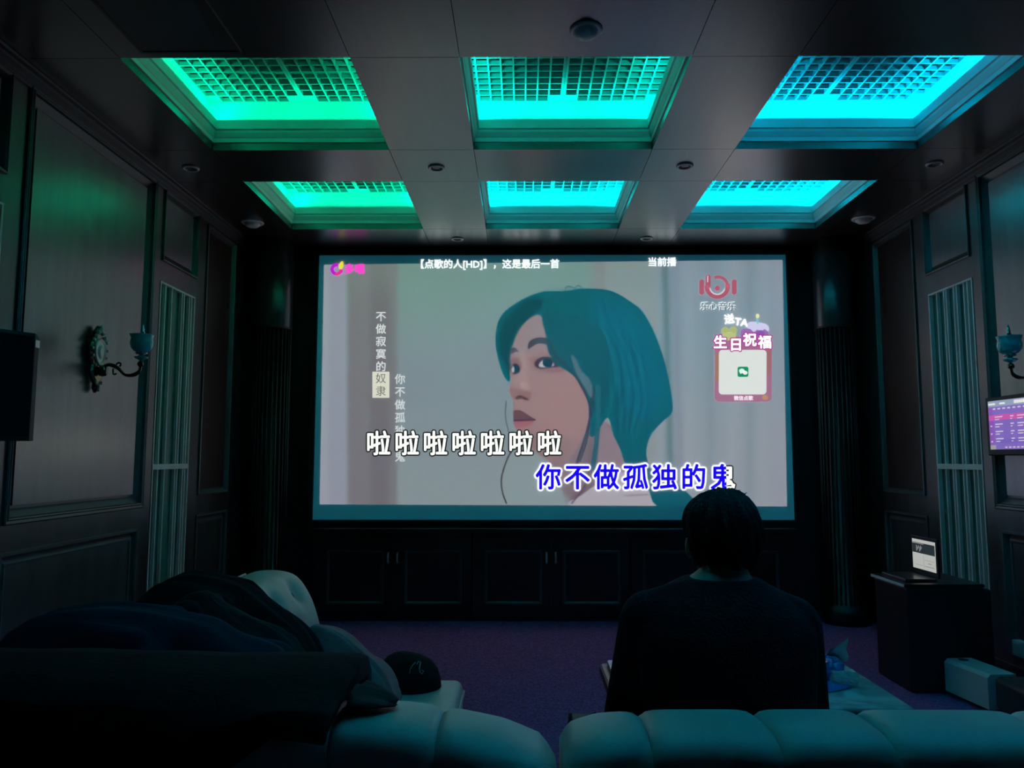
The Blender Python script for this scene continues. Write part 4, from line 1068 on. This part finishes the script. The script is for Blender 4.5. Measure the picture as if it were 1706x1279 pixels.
# torso sections: (z, cx, cy, rx, ry)
TS = [(0.425, 0.262, 1.84, 0.165, 0.125), (0.47, 0.262, 1.84, 0.178, 0.135), (0.55, 0.262, 1.845, 0.170, 0.125), (0.65, 0.262, 1.855, 0.175, 0.118), (0.75, 0.262, 1.87, 0.188, 0.120),
      (0.83, 0.262, 1.885, 0.200, 0.122), (0.89, 0.262, 1.90, 0.205, 0.118), (0.93, 0.262, 1.915, 0.190, 0.108), (0.96, 0.263, 1.925, 0.155, 0.092), (0.985, 0.266, 1.935, 0.115, 0.078), (1.005, 0.272, 1.942, 0.075, 0.066), (1.02, 0.278, 1.948, 0.058, 0.058)]
def torso(mb, grow=0.0, top=None):
    rings = []
    for z, cx, cy, rx, ry in TS:
        if top and z > top: continue
        rings.append([(cx + (rx + grow) * math.copysign(abs(math.cos(a)) ** 0.85, math.cos(a)), cy + (ry + grow) * math.copysign(abs(math.sin(a)) ** 0.9, math.sin(a)), z) for a in [2 * math.pi * k / 36 for k in range(36)]])
    mb.loft(rings)
shL, elL, wrL = (0.092, 1.915, 0.900), (0.040, 1.96, 0.66), (0.14, 2.20, 0.60)
shR, elR, wrR = (0.428, 1.915, 0.888), (0.472, 1.96, 0.65), (0.38, 2.20, 0.60)
def arms(mb, g=0.0, cut=1.0):
    for sh, el, wr in ((shL, elL, wrL), (shR, elR, wrR)):
        w_ = Vector(el).lerp(Vector(wr), cut)
        chain(mb, [sh, el, w_], [0.062 + g, 0.046 + g, 0.032 + g * .6])
def legs(mb, g=0.0, ank=True):
    for s_ in (-1, 1):
        hip = (0.262 + s_ * 0.09, 1.90, 0.518); kn = (0.262 + s_ * 0.14, 2.36, 0.515); an = (0.262 + s_ * 0.13, 2.42, 0.10)
        if not ank: an = tuple(Vector(kn).lerp(Vector(an), 0.92))
        chain(mb, [hip, kn, an], [0.085 + g, 0.060 + g, 0.040 + g])
body = MB(); torso(body)
hc = Vector((0.292, 1.985, 1.103))
body.ball(hc, (0.078, 0.098, 0.108), 28, 20)                                  # skull
body.ball(hc + Vector((0, 0.035, -0.055)), (0.060, 0.066, 0.060), 24, 14)     # jaw
body.ball(hc + Vector((0, 0.108, -0.012)), (0.013, 0.018, 0.022), 12, 8)      # nose
body.ball(hc + Vector((0, 0.096, -0.052)), (0.024, 0.012, 0.007), 12, 8)      # mouth
for s_ in (-1, 1):
    body.ball(hc + Vector((s_ * 0.086, 0.005, -0.030)), (0.012, 0.020, 0.031), 12, 10)   # ears
    body.ball(hc + Vector((s_ * 0.03, 0.088, 0.018)), (0.020, 0.012, 0.010), 12, 8)      # brow
caps(body, (0.276, 1.935, 0.97), hc + Vector((0, -0.015, -0.06)), 0.062, 0.058, 20)     # neck
arms(body)
legs(body)
for wr, s_ in ((wrL, 1), (wrR, -1)):                                           # hands resting on the thighs
    w_ = Vector(wr)
    palm = w_ + Vector((0, 0.055, -0.010))
    body.ball(palm, (0.040, 0.050, 0.017), 18, 12)
    for f_, (dx, ln) in enumerate(((-0.030, 0.058), (-0.010, 0.070), (0.011, 0.066), (0.030, 0.050))):
        k0 = palm + Vector((dx, 0.040, 0.002)); k1 = k0 + Vector((dx * .12, ln * .55, 0.0)); k2 = k1 + Vector((0, ln * .45, -0.020))
        chain(body, [k0, k1, k2], [0.0095, 0.0085, 0.0075])
    th0 = palm + Vector((s_ * 0.032, -0.020, 0)); chain(body, [th0, th0 + Vector((s_ * 0.026, 0.030, -0.002)), th0 + Vector((s_ * 0.030, 0.058, -0.010))], [0.012, 0.010, 0.0085])
for s_ in (-1, 1):
    caps(body, (0.262 + s_ * 0.13, 2.42, 0.055), (0.262 + s_ * 0.135, 2.56, 0.035), 0.036, 0.03)
link('body', remesh(body, 0.006, 4), 'skin', t, True)
sw = MB(); torso(sw, 0.016, 1.006); arms(sw, 0.017, 0.93)
for k in range(5):                                                            # folds at elbows and waist
    pass
chain(sw, [shL, (0.18, 1.92, 0.935)], [0.077, 0.068]); chain(sw, [shR, (0.36, 1.92, 0.93)], [0.077, 0.066])
link('sweater', remesh(sw, 0.007, 5), 'sweater', t, True, 'dark long-sleeved sweater')
MB().lathe([(0.064, 0.0), (0.071, 0.004), (0.071, 0.018), (0.064, 0.022)], (0.275, 1.944, 0.984), 28).obj('neckband', 'sweater', t, True)
tr = MB(); legs(tr, 0.012, False)
tr.ball((0.262, 1.86, 0.507), (0.185, 0.14, 0.082), 24, 14)
link('trousers', remesh(tr, 0.008, 5), 'trousers', t, True)
for s_ in (-1, 1):
    mb = MB(); mb.ball((0.262 + s_ * 0.133, 2.49, 0.045), (0.048, 0.135, 0.044), 22, 12)
    me = mb.mesh('shoe')
    for v in me.vertices: v.co.z = max(v.co.z, 0.002)
    link('shoe', me, 'blackplastic', t, True)
# hair: cap of short hair with a slightly ragged outline
hr = MB()
hr.ball(hc + Vector((-0.001, -0.012, 0.008)), (0.0935, 0.108, 0.112), 40, 26)
hr.ball(hc + Vector((-0.004, 0.0, 0.026)), (0.0955, 0.105, 0.090), 36, 22)
hr.ball(hc + Vector((0.002, -0.045, -0.035)), (0.070, 0.058, 0.050), 30, 18)
me = remesh(hr, 0.006, 3)
bm = bmesh.new(); bm.from_mesh(me)
bmesh.ops.bisect_plane(bm, geom=list(bm.verts) + list(bm.edges) + list(bm.faces), plane_co=hc + Vector((0, 0.062, 0.02)), plane_no=Vector((0, 1, -0.45)), clear_outer=True)
for v in bm.verts:
    d = v.co - hc; a = math.atan2(d.x, d.y) * 9; v.co += d.normalized() * (0.0035 * math.sin(a + 14 * d.z) + 0.0025 * math.sin(2.3 * a - 40 * d.z))
bm.to_mesh(me); bm.free()
link('hair', me, 'hair', t, True, 'short black hair')
mb = MB(); rr = random.Random(4)
for k in range(60):
    a = rr.random() * 6.28; r0 = 0.01 + rr.random() * 0.045; p = hc + Vector((r0 * math.cos(a), -0.01 + r0 * math.sin(a) * .9, 0.112 - r0 * r0 * 5.6))
    q = p + Vector(((rr.random() - .5) * 0.03, (rr.random() - .5) * 0.02, 0.005 + rr.random() * 0.007))
    mb.tube([p - Vector((0, 0, .006)), (p + q) / 2 + Vector((0.002, 0, 0.002)), q], [0.0014, 0.001, 0.0005], 4)
mb.obj('hair_strands', 'hair', t)
for s_ in (-1, 1):
    MB().ball(hc + Vector((s_ * 0.030, 0.088, -0.002)), (0.012, 0.009, 0.008), 12, 8).obj('eye', 'tissue', t, True)
